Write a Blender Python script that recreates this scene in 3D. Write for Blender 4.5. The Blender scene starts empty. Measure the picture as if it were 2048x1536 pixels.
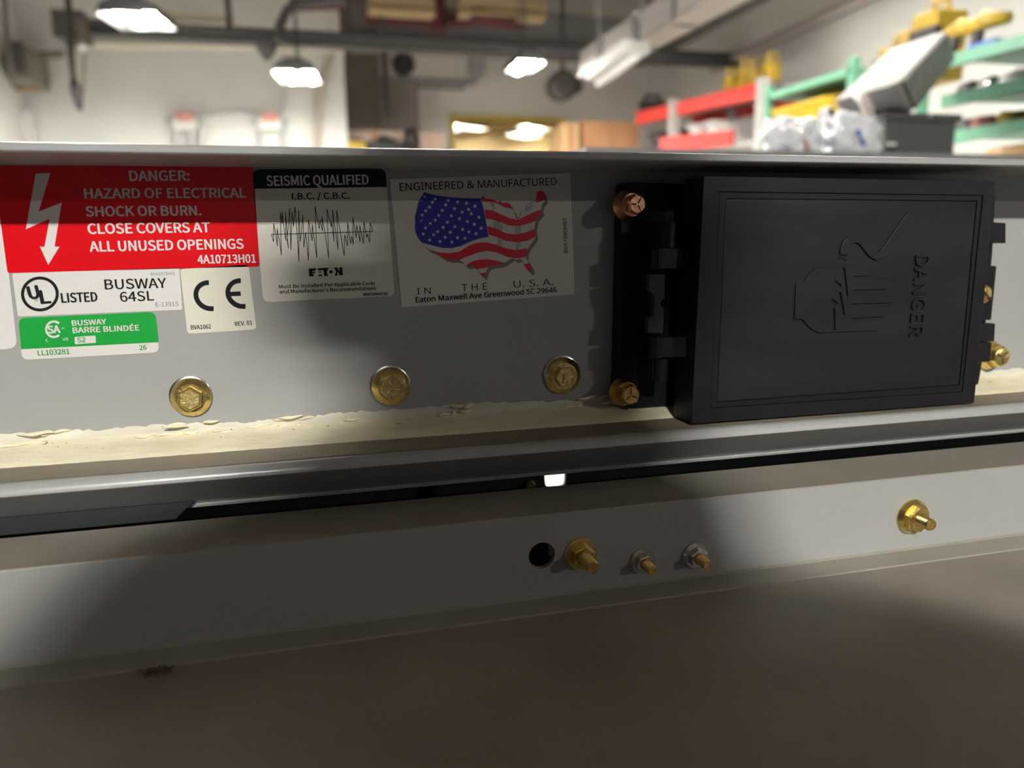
import bpy, bmesh, math, random, os
from mathutils import Vector, Matrix
from mathutils.geometry import tessellate_polygon
random.seed(7)
S = bpy.context.scene
COL = S.collection
ZC = 1.35                       # height of the camera above the workshop floor

# ------------------------------------------------------------------ camera
F = 1572.0
ex = Vector((6073, -363, F)).normalized()
dn = Vector((106, 8580, F)); dn = (dn - ex * dn.dot(ex)).normalized()
ez = -dn
ey = ez.cross(ex)
def ray(x, y):
    r = Vector((x - 1024, y - 768, F)); return Vector((r.dot(ex), r.dot(ey), r.dot(ez)))
def at(x, y, Y):
    r = ray(x, y) * (Y / ray(x, y).y); return Vector((r.x, r.y, r.z + ZC))
def atz(x, y, z):
    r = ray(x, y); r = r * ((z - ZC) / r.z); return Vector((r.x, r.y, z))
def atx(x, y, X):
    r = ray(x, y); r = r * (X / r.x); return Vector((r.x, r.y, r.z + ZC))
cam = bpy.data.cameras.new('camera'); camo = bpy.data.objects.new('camera', cam); COL.objects.link(camo)
cx_, cy_, cz_ = (Vector((ex[i], ey[i], ez[i])) for i in range(3))
rot = Matrix(((ex[0], -ex[1], -ex[2]), (ey[0], -ey[1], -ey[2]), (ez[0], -ez[1], -ez[2])))
camo.matrix_world = Matrix.Translation((0, 0, ZC)) @ rot.to_4x4()
cam.sensor_width = 36; cam.lens = 36 * F / 2048; cam.clip_start = 0.02; cam.clip_end = 60
cam.dof.use_dof = True; cam.dof.focus_distance = 0.35; cam.dof.aperture_fstop = 7.2
S.camera = camo
# ------------------------------------------------------------------ world, exposure
S.view_settings.view_transform = 'Standard'; S.view_settings.look = 'None'
S.view_settings.gamma = 1; S.view_settings.use_curve_mapping = False
S.view_settings.exposure = 1.05
W = bpy.data.worlds.new('world'); S.world = W; W.use_nodes = True
W.node_tree.nodes['Background'].inputs[0].default_value = (0.95, 0.93, 1.0, 1)
W.node_tree.nodes['Background'].inputs[1].default_value = 0.022
S.cycles.use_denoising = True
S.cycles.sample_clamp_indirect = 6
S.cycles.max_bounces = 6
TUBE = 150.0                     # radiance of a fluorescent tube

# ------------------------------------------------------------------ materials
MATS = {}
def mat(name, col, rough=0.5, metal=0.0, var=0.06, scale=40, bump=0.0, bscale=200, emit=0, col2=None, spec=0.5, trans=0, alpha=1, coat=0, detail=4, stretch=None, aniso=0, thr=None):
    if name in MATS: return MATS[name]
    m = bpy.data.materials.new(name); m.use_nodes = True; MATS[name] = m
    nt = m.node_tree; N = nt.nodes; L = nt.links; p = N['Principled BSDF']
    tc = N.new('ShaderNodeTexCoord'); mp = N.new('ShaderNodeMapping')
    L.new(tc.outputs['Object'], mp.inputs[0])
    if stretch: mp.inputs['Scale'].default_value = stretch
    nz = N.new('ShaderNodeTexNoise'); nz.inputs['Scale'].default_value = scale; nz.inputs['Detail'].default_value = detail
    L.new(mp.outputs[0], nz.inputs['Vector'])
    cr = N.new('ShaderNodeValToRGB'); L.new(nz.outputs['Fac'], cr.inputs[0])
    a, b = (thr or (0.3, 0.7))
    cr.color_ramp.elements[0].position = a; cr.color_ramp.elements[1].position = b
    c1 = tuple(max(0, v * (1 - var)) for v in col); c2 = col2 or tuple(min(1, v * (1 + var)) for v in col)
    cr.color_ramp.elements[0].color = (*c1, 1); cr.color_ramp.elements[1].color = (*c2, 1)
    L.new(cr.outputs[0], p.inputs['Base Color'])
    p.inputs['Roughness'].default_value = rough; p.inputs['Metallic'].default_value = metal
    p.inputs['Specular IOR Level'].default_value = spec
    p.inputs['Transmission Weight'].default_value = trans; p.inputs['Alpha'].default_value = alpha
    p.inputs['Coat Weight'].default_value = coat; p.inputs['Anisotropic'].default_value = aniso
    if bump:
        n2 = N.new('ShaderNodeTexNoise'); n2.inputs['Scale'].default_value = bscale; n2.inputs['Detail'].default_value = 3
        L.new(mp.outputs[0], n2.inputs['Vector'])
        bp = N.new('ShaderNodeBump'); bp.inputs['Strength'].default_value = bump; bp.inputs['Distance'].default_value = 0.0005
        L.new(n2.outputs['Fac'], bp.inputs['Height']); L.new(bp.outputs[0], p.inputs['Normal'])
    if emit:
        p.inputs['Emission Color'].default_value = (*col, 1); p.inputs['Emission Strength'].default_value = emit
    return m
paint = mat('grey_paint', (0.30, 0.305, 0.30), 0.36, var=0.03, scale=9, bump=0.06, bscale=900)
paint_edge = mat('grey_paint_gloss', (0.30, 0.305, 0.31), 0.28, var=0.03, scale=9)
dusty = mat('dusty_paint', (0.22, 0.185, 0.14), 0.5, var=0.16, scale=30, bump=0.25, bscale=1500, spec=0.3, stretch=(0.4, 2, 1))
shelf_m = mat('dusty_shelf', (0.235, 0.205, 0.175), 0.42, var=0.12, scale=22, bump=0.3, bscale=1800, spec=0.45)
seal_m = mat('cream_sealant', (0.75, 0.69, 0.50), 0.5, var=0.10, scale=120, bump=0.9, bscale=260, col2=(0.80, 0.75, 0.58), stretch=(0.5, 1, 1))
smear_m = mat('sealant_smear', (0.58, 0.56, 0.48), 0.55, var=0.2, scale=90, bump=0.6, bscale=400, stretch=(0.25, 1, 1))
dark_m = mat('dark_recess', (0.012, 0.013, 0.018), 0.7)  # near-black standing in for shade inside the enclosure; also colours stamped marks
steel_dark = mat('dull_steel', (0.007, 0.008, 0.012), 0.6)
blk = mat('black_plastic', (0.0070, 0.0066, 0.0090), 0.43, var=0.2, scale=60, bump=0.10, bscale=2600, spec=0.25)
blk_panel = mat('black_plastic_panel', (0.0085, 0.0078, 0.0095), 0.46, var=0.4, scale=26, bump=0.10, bscale=2200, stretch=(0.5, 1, 2.5), spec=0.26)
brass = mat('yellow_zinc', (0.74, 0.58, 0.22), 0.27, metal=1, var=0.25, scale=260, bump=0.35, bscale=700)
brass_face = mat('yellow_zinc_face', (0.52, 0.42, 0.17), 0.40, metal=1, var=0.3, scale=500, bump=0.4, bscale=1600)
brass_edge = mat('yellow_zinc_edge', (0.85, 0.72, 0.42), 0.3, metal=1, var=0.1)
copper = mat('copper_zinc', (0.72, 0.36, 0.22), 0.32, metal=1, var=0.25, scale=300, bump=0.3, bscale=700)
bronze = mat('bronze_zinc', (0.55, 0.36, 0.12), 0.33, metal=1, var=0.25, scale=300, bump=0.3, bscale=700)
steel = mat('bright_steel', (0.62, 0.58, 0.58), 0.22, metal=1, var=0.12, scale=200)
brass_rod = mat('brass_rod', (0.78, 0.56, 0.20), 0.25, metal=1, var=0.12, scale=200)
p_white = mat('sticker_white', (0.60, 0.585, 0.575), 0.35, var=0.02)
p_cream = mat('sticker_cream', (0.60, 0.585, 0.51), 0.35, var=0.02)
p_red = mat('print_red', (0.60, 0.001, 0.006), 0.22, var=0.03)
p_green = mat('print_green', (0.001, 0.29, 0.035), 0.35, var=0.04)
p_navy = mat('print_navy', (0.004, 0.004, 0.018), 0.4, spec=0.25)
p_black = mat('print_black', (0.006, 0.006, 0.008), 0.5, spec=0.15)
p_grey = mat('print_grey', (0.10, 0.10, 0.11), 0.4)
p_blue = mat('print_blue', (0.012, 0.016, 0.30), 0.35, var=0.1)
p_flagred = mat('print_flag_red', (0.62, 0.012, 0.03), 0.35, var=0.08)
p_shadow = mat('print_shadow_grey', (0.17, 0.16, 0.155), 0.4)
p_fold = mat('print_fold_grey', (0.38, 0.37, 0.36), 0.4)

# ------------------------------------------------------------------ helpers
def tag(o, label=None, cat=None, group=None, kind=None):
    if label: o['label'] = label
    if cat: o['category'] = cat
    if group: o['group'] = group
    if kind: o['kind'] = kind
    return o
def link(name, me, parent=None):
    o = bpy.data.objects.new(name, me); COL.objects.link(o)
    if parent:
        o.parent = parent
        if parent.type == 'EMPTY' or True: o.matrix_parent_inverse = parent.matrix_world.inverted() if parent.get('_set') is None else Matrix.Translation(-Vector(parent['_set']))
    return o
def empty(name, loc, label, cat, group=None):
    e = bpy.data.objects.new(name, None); COL.objects.link(e); e.location = loc; e['_set'] = tuple(loc); e.empty_display_size = 0.02
    return tag(e, label, cat, group)
def mk(name, V, Fc, m, parent=None, smooth=False, mi=None):
    me = bpy.data.meshes.new(name); me.from_pydata([tuple(v) for v in V], [], Fc)
    for x in (m if isinstance(m, (list, tuple)) else [m]): me.materials.append(x)
    if mi:
        for p, i in zip(me.polygons, mi): p.material_index = i
    if smooth:
        for p in me.polygons: p.use_smooth = True
    bm = bmesh.new(); bm.from_mesh(me); bmesh.ops.recalc_face_normals(bm, faces=bm.faces); bm.to_mesh(me); bm.free()
    me.update(); return link(name, me, parent)
def sharp(o, ang=35):
    me = o.data
    bm = bmesh.new(); bm.from_mesh(me)
    for f in bm.faces: f.smooth = True
    for e in bm.edges:
        if len(e.link_faces) == 2 and e.calc_face_angle(0) > math.radians(ang): e.smooth = False
    bm.to_mesh(me); bm.free(); return o
class MB:
    def __init__(s): s.V = []; s.F = []
    def add(s, V, Fc):
        n = len(s.V); s.V += [Vector(v) for v in V]; s.F += [tuple(i + n for i in f) for f in Fc]; return s
    def box(s, a, b, bev=0):
        x0, y0, z0 = a; x1, y1, z1 = b
        V = [(x, y, z) for x in (x0, x1) for y in (y0, y1) for z in (z0, z1)]
        return s.add(V, [(0, 1, 3, 2), (4, 6, 7, 5), (0, 4, 5, 1), (2, 3, 7, 6), (0, 2, 6, 4), (1, 5, 7, 3)])
    def obox(s, o, u, v, w):                       # parallelepiped from a corner and three edges
        o, u, v, w = map(Vector, (o, u, v, w))
        V = [o + a * u + b * v + c * w for a in (0, 1) for b in (0, 1) for c in (0, 1)]
        return s.add(V, [(0, 1, 3, 2), (4, 6, 7, 5), (0, 4, 5, 1), (2, 3, 7, 6), (0, 2, 6, 4), (1, 5, 7, 3)])
    def tube(s, pts, r, n=8):
        pts = [Vector(p) for p in pts]; rs = r if isinstance(r, (list, tuple)) else [r] * len(pts)
        V = []; Fc = []
        up = None
        for i, p in enumerate(pts):
            d = (pts[min(i + 1, len(pts) - 1)] - pts[max(i - 1, 0)]).normalized()
            if up is None: up = Vector((0, 0, 1)) if abs(d.z) < 0.9 else Vector((1, 0, 0))
            a = d.cross(up).normalized(); b = a.cross(d).normalized(); up = b
            for k in range(n):
                t = 2 * math.pi * k / n; V.append(p + (a * math.cos(t) + b * math.sin(t)) * rs[i])
        for i in range(len(pts) - 1):
            for k in range(n):
                Fc.append((i * n + k, i * n + (k + 1) % n, (i + 1) * n + (k + 1) % n, (i + 1) * n + k))
        Fc.append(tuple(range(n))); Fc.append(tuple((len(pts) - 1) * n + k for k in range(n)))
        return s.add(V, Fc)
    def lathe(s, prof, n, c, rotv=0, closed=True):     # around an axis pointing to -Y: prof = [(r, h)], h along -Y
        c = Vector(c); V = []; Fc = []
        for r, h in prof:
            for k in range(n):
                t = 2 * math.pi * k / n + rotv; V.append(c + Vector((r * math.cos(t), -h, r * math.sin(t))))
        for i in range(len(prof) - 1):
            for k in range(n):
                Fc.append((i * n + k, i * n + (k + 1) % n, (i + 1) * n + (k + 1) % n, (i + 1) * n + k))
        if closed: Fc.append(tuple(range(n))); Fc.append(tuple((len(prof) - 1) * n + k for k in range(n)))
        return s.add(V, Fc)
    def poly(s, loops, Y, d=0, back=False):            # polygon (with holes) in a plane of constant Y, d = depth towards +Y
        pts = [[Vector((p[0], 0, p[1])) for p in l] for l in loops]
        tri = tessellate_polygon([[Vector((p.x, p.z, 0)) for p in l] for l in pts])
        flat = [p for l in pts for p in l]
        V = [Vector((p.x, Y, p.z)) for p in flat]; Fc = [tuple(t) for t in tri]
        if d:
            n = len(flat); V += [Vector((p.x, Y + d, p.z)) for p in flat]; k = 0
            for l in pts:
                m_ = len(l)
                for i in range(m_):
                    a, b = k + i, k + (i + 1) % m_; Fc.append((a, b, b + n, a + n))
                k += m_
            if back: Fc += [tuple(i + n for i in t) for t in tri]
        return s.add(V, Fc)
    def prof(s, P_, x0, x1):                           # closed (Y, Z) profile extruded along X
        n = len(P_); V = [Vector((x0, y, z)) for y, z in P_] + [Vector((x1, y, z)) for y, z in P_]
        Fc = [(i, (i + 1) % n, (i + 1) % n + n, i + n) for i in range(n)]
        tri = tessellate_polygon([[Vector((y, z, 0)) for y, z in P_]])
        Fc += [tuple(t) for t in tri] + [tuple(i + n for i in t) for t in tri]
        return s.add(V, Fc)
    def build(s, name, m, parent=None, smooth=False, ang=None, bevel=0):
        o = mk(name, s.V, s.F, m, parent, smooth)
        if bevel:
            bm = bmesh.new(); bm.from_mesh(o.data); bmesh.ops.remove_doubles(bm, verts=bm.verts, dist=1e-7)
            bmesh.ops.dissolve_limit(bm, angle_limit=0.02, verts=bm.verts, edges=bm.edges)
            es = [e for e in bm.edges if len(e.link_faces) == 2 and e.calc_face_angle(0) > 0.4]
            bmesh.ops.bevel(bm, geom=es, offset=bevel, segments=2, affect='EDGES', profile=0.5, clamp_overlap=True)
            bmesh.ops.triangulate(bm, faces=[f for f in bm.faces if len(f.verts) > 4])
            bm.to_mesh(o.data); bm.free(); sharp(o, 22)
        if ang: sharp(o, ang)
        return o
YP = 0.365                       # the busway's side panel
def pl(x, y, Y=YP):
    v = at(x, y, Y); return (v.x, v.z)
def pls(pts, Y=YP): return [pl(x, y, Y) for x, y in pts]
def mapc(pts, ox, oy, s): return [(ox + x / s, oy + y / s) for x, y in pts]
def face(f):                     # Blender's own interface faces, else its built-in one
    try: return bpy.data.fonts.load(os.path.join(bpy.utils.system_resource('DATAFILES', path='fonts'), f))
    except Exception: return None
FONTS = {'plain': face('Noto Sans CJK Regular.woff2'), 'serifed': face('NotoSansHebrew-Regular.woff2')}
FACE = 'plain'
_tm = {}
def inside(p, L_):
    c = False
    for i in range(len(L_)):
        a, b = L_[i - 1], L_[i]
        if (a.y > p.y) != (b.y > p.y) and p.x < (b.x - a.x) * (p.y - a.y) / (b.y - a.y) + a.x: c = not c
    return c
def text_mesh(body):
    """glyph outlines filled contour by contour (the contours of some glyphs overlap)"""
    key = (body, FACE)
    if key not in _tm:
        c = bpy.data.curves.new('t', 'FONT'); c.body = body; c.resolution_u = 3; c.fill_mode = 'NONE'
        if FONTS[FACE]: c.font = FONTS[FACE]
        o = bpy.data.objects.new('t', c); COL.objects.link(o)
        me = bpy.data.meshes.new_from_object(o.evaluated_get(bpy.context.evaluated_depsgraph_get())); bpy.data.objects.remove(o)
        nb = {}
        for e in me.edges:
            a, b = e.vertices; nb.setdefault(a, []).append(b); nb.setdefault(b, []).append(a)
        seen = set(); loops = []
        for v in nb:
            if v in seen: continue
            L_ = [v]; seen.add(v); cur = v
            while True:
                n = [x for x in nb[cur] if x not in seen]
                if not n: break
                cur = n[0]; seen.add(cur); L_.append(cur)
            q = [Vector(me.vertices[i].co[:2]) for i in L_]
            q = [p for i, p in enumerate(q) if (p - q[i - 1]).length > 1e-6]
            if len(q) > 2: loops.append(q)
        bpy.data.meshes.remove(me)
        par = [sum(inside(L_[0] * 0.999 + L_[len(L_) // 2] * 0.001, M) for M in loops if M is not L_) for L_ in loops]
        ar = lambda L_: sum(L_[i - 1].x * L_[i].y - L_[i].x * L_[i - 1].y for i in range(len(L_))) / 2
        big = max(loops, key=lambda L_: abs(ar(L_))); sg = ar(big) > 0
        outer = [L_ for L_ in loops if (ar(L_) > 0) == sg]; hol = [L_ for L_ in loops if (ar(L_) > 0) != sg]
        V, Fc, Lv = [], [], []
        own = {}
        for h in hol:
            cand = [k for k, L_ in enumerate(outer) if inside(h[0], L_)]
            if cand: own.setdefault(min(cand, key=lambda k: abs(ar(outer[k]))), []).append(h)
        for k, L_ in enumerate(outer):
            grp = [L_] + own.get(k, [])
            tri = tessellate_polygon([[Vector((p.x, p.y, 0)) for p in g] for g in grp]); n = len(V)
            for g in grp: V += g; Lv += [k % 3] * len(g)
            Fc += [tuple(i + n for i in t) for t in tri]
        _tm[key] = (V, Fc, Lv)
    return _tm[key]
def text(body, p0, p1, h, m, parent, Y, off=0.0, depth=0, name='lettering', mb=None):
    V, Fc, Lv = text_mesh(body); H = text_mesh('H')[0]
    y0 = min(v.y for v in H); ch = max(v.y for v in H) - y0
    x0 = min(v.x for v in V); w = max(v.x for v in V) - x0
    A = Vector(pl(*p0, Y)); B = Vector(pl(*p1, Y)); d = B - A; up = Vector((-d.y, d.x)).normalized()
    px = Vector((p1[0] - p0[0], p1[1] - p0[1])).normalized()
    hh = (Vector(pl(p0[0] + px.y * h, p0[1] - px.x * h, Y)) - A).length
    out = []
    for v, lv in zip(V, Lv):
        q = A + d * ((v.x - x0) / w) + up * ((v.y - y0) / ch * hh); out.append(Vector((q.x, Y - lv * 0.000004, q.y)))
    t = mb or MB()
    n = len(out)
    if off and not depth:                       # heavier strokes: the same glyphs struck again, slightly shifted
        e = off * 1.4 * hh; dd = d.normalized()
        for k in range(6):
            a = k * math.pi / 3; sx, sy = e * math.cos(a), e * 0.7 * math.sin(a)
            t.add([v + Vector((dd.x * sx + up.x * sy, -0.000013 * (k + 1), dd.y * sx + up.y * sy)) for v in out], Fc)
    if depth:
        bd = {}
        for f in Fc:
            for i in range(len(f)):
                e = tuple(sorted((f[i], f[(i + 1) % len(f)]))); bd[e] = bd.get(e, 0) + 1
        t.add(out + [v + Vector((0, depth, 0)) for v in out], Fc + [(a, b, b + n, a + n) for (a, b), c in bd.items() if c == 1])
    else: t.add(out, Fc)
    if mb is None: return t.build(name, m, parent)
def rounded(q, r, n=5):
    out = []; k = len(q)
    rr = r if isinstance(r, (list, tuple)) else [r] * k
    for i in range(k):
        p, a, b = Vector(q[i]), Vector(q[i - 1]), Vector(q[(i + 1) % k])
        if rr[i] <= 0: out.append(tuple(p)); continue
        u = (a - p).normalized() * rr[i]; v = (b - p).normalized() * rr[i]
        for j in range(n + 1):
            t = j / n; out.append(tuple((p + u) * (1 - t) ** 2 + p * 2 * t * (1 - t) + (p + v) * t * t))
    return out
def ell(cx, cy, rx, ry, n=40, a0=0, a1=2 * math.pi, sh=0):
    full = abs(a1 - a0 - 2 * math.pi) < 1e-6
    k = n if full else n + 1
    return [(cx + rx * math.cos(a0 + (a1 - a0) * i / n) + sh * ry * math.sin(a0 + (a1 - a0) * i / n), cy + ry * math.sin(a0 + (a1 - a0) * i / n)) for i in range(k)]
def ribbon(pts, w):
    pts = [Vector(p) for p in pts]; L_, R_ = [], []
    ws = w if isinstance(w, (list, tuple)) else [w] * len(pts)
    for i, p in enumerate(pts):
        d = (pts[min(i + 1, len(pts) - 1)] - pts[max(i - 1, 0)]).normalized(); nn = Vector((-d.y, d.x)) * ws[i] / 2
        L_.append(tuple(p + nn)); R_.append(tuple(p - nn))
    return L_ + R_[::-1]

# ================================================================== THE ROOM
WALLX, BACK, PART = 3.6, 8.0, 7.0
CEIL = ZC + 2.75
wall_w = mat('wall_white', (0.62, 0.615, 0.59), 0.7, var=0.04, scale=2.5)
wall_b = mat('wall_back_paint', (0.76, 0.73, 0.69), 0.75, var=0.05, scale=1.6)
wall_d = mat('wall_back_shadowed', (0.20, 0.17, 0.145), 0.8, var=0.1, scale=2)
ceil_m = mat('ceiling_tan', (0.36, 0.30, 0.24), 0.85, var=0.15, scale=1.2)
floor_m = mat('floor_low_bounce', (0.13, 0.125, 0.12), 0.6, var=0.05, scale=1.5)
def struct(name, mb, m, **k): return tag(mb.build(name, m, **k), kind='structure')
LX = at(62, 300, PART).x
struct('floor', MB().box((-4, 0.45, -0.1), (5.6, BACK + 2.2, 0)), mat('floor_pale_bounce', (0.55, 0.54, 0.52), 0.5, var=0.05, scale=1.5))  # same floor, coloured paler here to add bounce light in the back room
struct('floor_front_darkened', MB().box((-4, -7, -0.1), (5.6, 0.45, 0)), floor_m)  # unseen part of the floor, darkened to cut bounce light onto the busway
struct('ceiling', MB().box((-4, -7, CEIL), (5.6, BACK + 2.2, CEIL + 0.1)), ceil_m)
struct('wall_right', MB().box((WALLX, -2.0, 0), (WALLX + 0.15, BACK, CEIL)), wall_w)
struct('wall_left', MB().box((LX - 0.15, 1.5, 0), (LX, PART, CEIL)), wall_w)
PX = at(691, 200, PART).x
struct('wall_middle', MB().box((LX, PART, 0), (PX, PART + 0.15, CEIL)), wall_w)
# back wall with the office window opening
wl, wr = at(908, 240, BACK).x, at(1122, 240, BACK).x
wt = at(1000, 243, BACK).z
DKX = at(826, 200, BACK).x
struct('wall_back', MB().poly([[(DKX, 0), (WALLX, 0), (WALLX, CEIL), (DKX, CEIL)], [(wl, 1.0), (wl, wt), (wr, wt), (wr, 1.0)]], BACK, 0.15, True), wall_b)
struct('wall_recess', MB().box((PX - 0.5, BACK - 0.35, 0), (DKX, BACK, CEIL)), wall_d)  # same back wall in shadow; the shadow is put into its brown-grey colour
yel = mat('yellow_frame', (0.62, 0.46, 0.10), 0.5)
glass = mat('window_glass', (0.9, 0.9, 0.9), 0.03, trans=1.0, var=0)
fw = 0.045
wf = struct('window_1', MB().poly([[(wl - fw, 0.95), (wr + fw, 0.95), (wr + fw, wt + fw), (wl - fw, wt + fw)], [(wl, 1.0), (wl, wt), (wr, wt), (wr, 1.0)]], BACK - 0.04, 0.2, True), yel)
MB().box((wl, BACK + 0.05, 1.0), (wr, BACK + 0.056, wt)).build('pane', glass, wf)
warm = mat('office_wall', (0.62, 0.50, 0.30), 0.8)
struct('wall_office', MB().box((wl - 0.6, BACK + 2.0, 0), (wr + 0.6, BACK + 2.1, 2.8)).box((wl - 0.7, BACK + 0.16, 0), (wl - 0.6, BACK + 2.1, 2.8)).box((wr + 0.6, BACK + 0.16, 0), (wr + 0.7, BACK + 2.1, 2.8)).box((wl - 0.7, BACK + 0.16, 2.75), (wr + 0.7, BACK + 2.1, 2.8)), warm)

# ------------------------------------------------------------------ lamps
tube_m = mat('tube_glow', (1.0, 0.97, 0.90), 0.4, emit=TUBE, var=0)
office_m = mat('office_glow', (1.0, 0.93, 0.72), 0.4, emit=30, var=0)
strip_m = mat('strip_glow', (1.0, 0.97, 0.88), 0.4, emit=TUBE * 0.85, var=0)
side_m = mat('side_tube_glow', (1.0, 0.97, 0.90), 0.4, emit=TUBE * 0.24, var=0)
white_en = mat('white_enamel', (0.55, 0.54, 0.52), 0.4)
def shop_light(a, b, label, width=0.34, ceil=True, tubes=2, tr=0.019, group='fluorescent shop lights', tm=tube_m, rods=True):
    a, b = Vector(a), Vector(b); d = (b - a).normalized(); s = d.cross(Vector((0, 0, 1))).normalized(); u = Vector((0, 0, 1))
    t = empty('shop_light', (a + b) / 2, label, 'light', group)
    h = MB()
    P5 = [(-0.5, 0.0), (-0.42, 0.05), (-0.15, 0.085), (0.15, 0.085), (0.42, 0.05), (0.5, 0.0)]
    V = []; n = 6
    for e in (a, b):
        for x, z in P5: V.append(e + s * x * width + u * z)
        for x, z in P5: V.append(e + s * x * width * 0.97 + u * (z - 0.012))
    Fc = []
    for i in range(5): Fc += [(i, i + 1, 12 + i + 1, 12 + i), (6 + i, 6 + i + 1, 18 + i + 1, 18 + i)]
    Fc += [tuple(range(6)), tuple(range(12, 18)), (0, 6, 18, 12), (5, 11, 23, 17), tuple(range(6)) + tuple(range(11, 5, -1)), tuple(range(12, 18)) + tuple(range(23, 17, -1))]
    h.add(V, Fc); h.build('reflector', mat('dark_enamel', (0.02, 0.02, 0.02), 0.5) if tm is strip_m else white_en, t)
    offs = [(-0.25, 0.25), (0,)][tubes == 1]
    for k in offs: MB().tube([a + s * k * width + u * 0.028 + d * 0.03, b + s * k * width + u * 0.028 - d * 0.03], tr, 8).build('tube', tm, t, smooth=True)
    if rods:
        for e in (a + d * 0.15, b - d * 0.15): MB().tube([e + u * 0.08, Vector((e.x, e.y, CEIL))], 0.006, 5).build('hanger', mat('hanger_wire', (0.06, 0.06, 0.06), 0.7), t)
    return t
ZL = ZC + 1.28
def light_px(p, q, dz, label, **k): return shop_light(atz(*p, ZC + dz), atz(*q, ZC + dz), label, **k)
light_px((252, 24), (304, 60), 1.22, 'twin tube shop light at the top left above the white wall', width=0.32, tr=0.020, tm=strip_m)
light_px((588, 142), (606, 168), 1.10, 'shop light hanging before the right end of the white wall', width=0.28, tr=0.034, tm=strip_m)
light_px((1062, 122), (1032, 145), 1.22, 'shop light hanging in front of the back wall over the yellow window', width=0.2, tubes=1, tr=0.05, tm=strip_m)
# lights of the same shop that hang outside the frame
shop_light((0.45, 2.3, ZC + 1.30), (0.45, 3.5, ZC + 1.30), 'shop light over the middle of the room above the frame')
shop_light((2.3, 2.2, ZC + 1.50), (2.3, 3.4, ZC + 1.50), 'shop light above the green shelves out of frame', tm=side_m)
shop_light((2.3, 3.7, ZC + 1.62), (2.3, 4.7, ZC + 1.62), 'shop light above the red rack out of frame', tm=side_m)
shop_light((-0.9, 2.9, ZC + 1.35), (-0.9, 4.1, ZC + 1.35), 'shop light at the left above the frame')
high_m = mat('high_output_tube', (1.0, 0.97, 0.88), 0.4, emit=TUBE * 19.5, var=0)
mid_m = mat('mid_output_tube', (1.0, 0.93, 0.86), 0.4, emit=TUBE * 2.9, var=0)
shop_light((-0.50, -3.7, ZC + 2.05), (-0.20, -3.7, ZC + 2.05), 'short high bay light behind the viewer nearest the busway', tm=high_m)
shop_light((4.1, -5.4, ZC + 1.75), (4.6, -5.4, ZC + 1.75), 'short high bay light behind the viewer far to the right', tm=mid_m)
for i, (p, q) in enumerate([((905, 250), (985, 246)), ((1024, 268), (1085, 262)), ((1045, 252), (1112, 246))]):
    A, B = at(*p, BACK + 1.4), at(*q, BACK + 1.4)
    shop_light(A, Vector((B.x, B.y + 0.3, A.z)), ['left', 'lower right', 'upper right'][i] + ' office light seen through the yellow framed window', width=0.2, group='office lights behind the window', tm=office_m, rods=False)

# ================================================================== THE BUSWAY
X0, X1 = -0.75, 0.95
def z_(v): return ZC + v
bus = empty('busway_housing', (0.1, YP, z_(-0.0872)), 'long grey painted steel busway channel carrying the stickers and the black box', 'busway')
MB().box((X0, YP, z_(-0.0872)), (X1, YP + 0.004, z_(0.0325))).build('side_panel', paint, bus)
MB().prof([(0.3172, z_(0.0328)), (0.3178, z_(0.0322)), (0.3195, z_(0.0320)), (0.48, z_(0.0320)), (0.48, z_(0.0358)), (0.3200, z_(0.0358)), (0.3182, z_(0.0355)), (0.3172, z_(0.0347))], X0, X1).build('top_flange', paint_edge, bus, ang=40)
arc = [(0.3172 + 0.0038 * (1 - math.cos(t)), z_(-0.0912 + 0.0040 * math.sin(t))) for t in [math.pi / 2 * i / 6 for i in range(6, -1, -1)]]
MB().prof([(0.48, z_(-0.0872))] + arc + [(0.3430, z_(-0.1083)), (0.3424, z_(-0.1088)), (0.3428, z_(-0.1099)), (0.3440, z_(-0.1103)), (0.352, z_(-0.1103)), (0.352, z_(-0.0905)), (0.48, z_(-0.0905))], X0, X1).build('bottom_flange', paint_edge, bus, ang=25)
# dust lying on the ledge, a thin uneven film
def strip(name, x0, x1, nx, rows, m, parent, jit, bus_y=True, smooth=True):
    V = []; Fc = []; nr = len(rows)
    ph = [random.uniform(0, 6) for _ in range(12)]
    def nz(x, k):
        return sum(math.sin(x * f_ + ph[(i + k * 3) % 12]) / (i + 1) for i, f_ in enumerate((37, 91, 213, 430))) / 2 + random.uniform(-.5, .5)
    for i in range(nx + 1):
        x = x0 + (x1 - x0) * i / nx
        for k, (y, z) in enumerate(rows):
            jy, jz = jit[k]; w = nz(x, k)
            V.append((x, y + jy * w, z_(z + jz * w)))
    for i in range(nx):
        for k in range(nr - 1): Fc.append((i * nr + k, i * nr + k + 1, (i + 1) * nr + k + 1, (i + 1) * nr + k))
    return mk(name, V, Fc, m, parent, smooth)
strip('dust_film', X0, X1, 500, [(0.3440, -0.0869), (0.3225, -0.08695)], dusty, bus, [(0.0002, 0), (0.0004, 0)])
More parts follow.
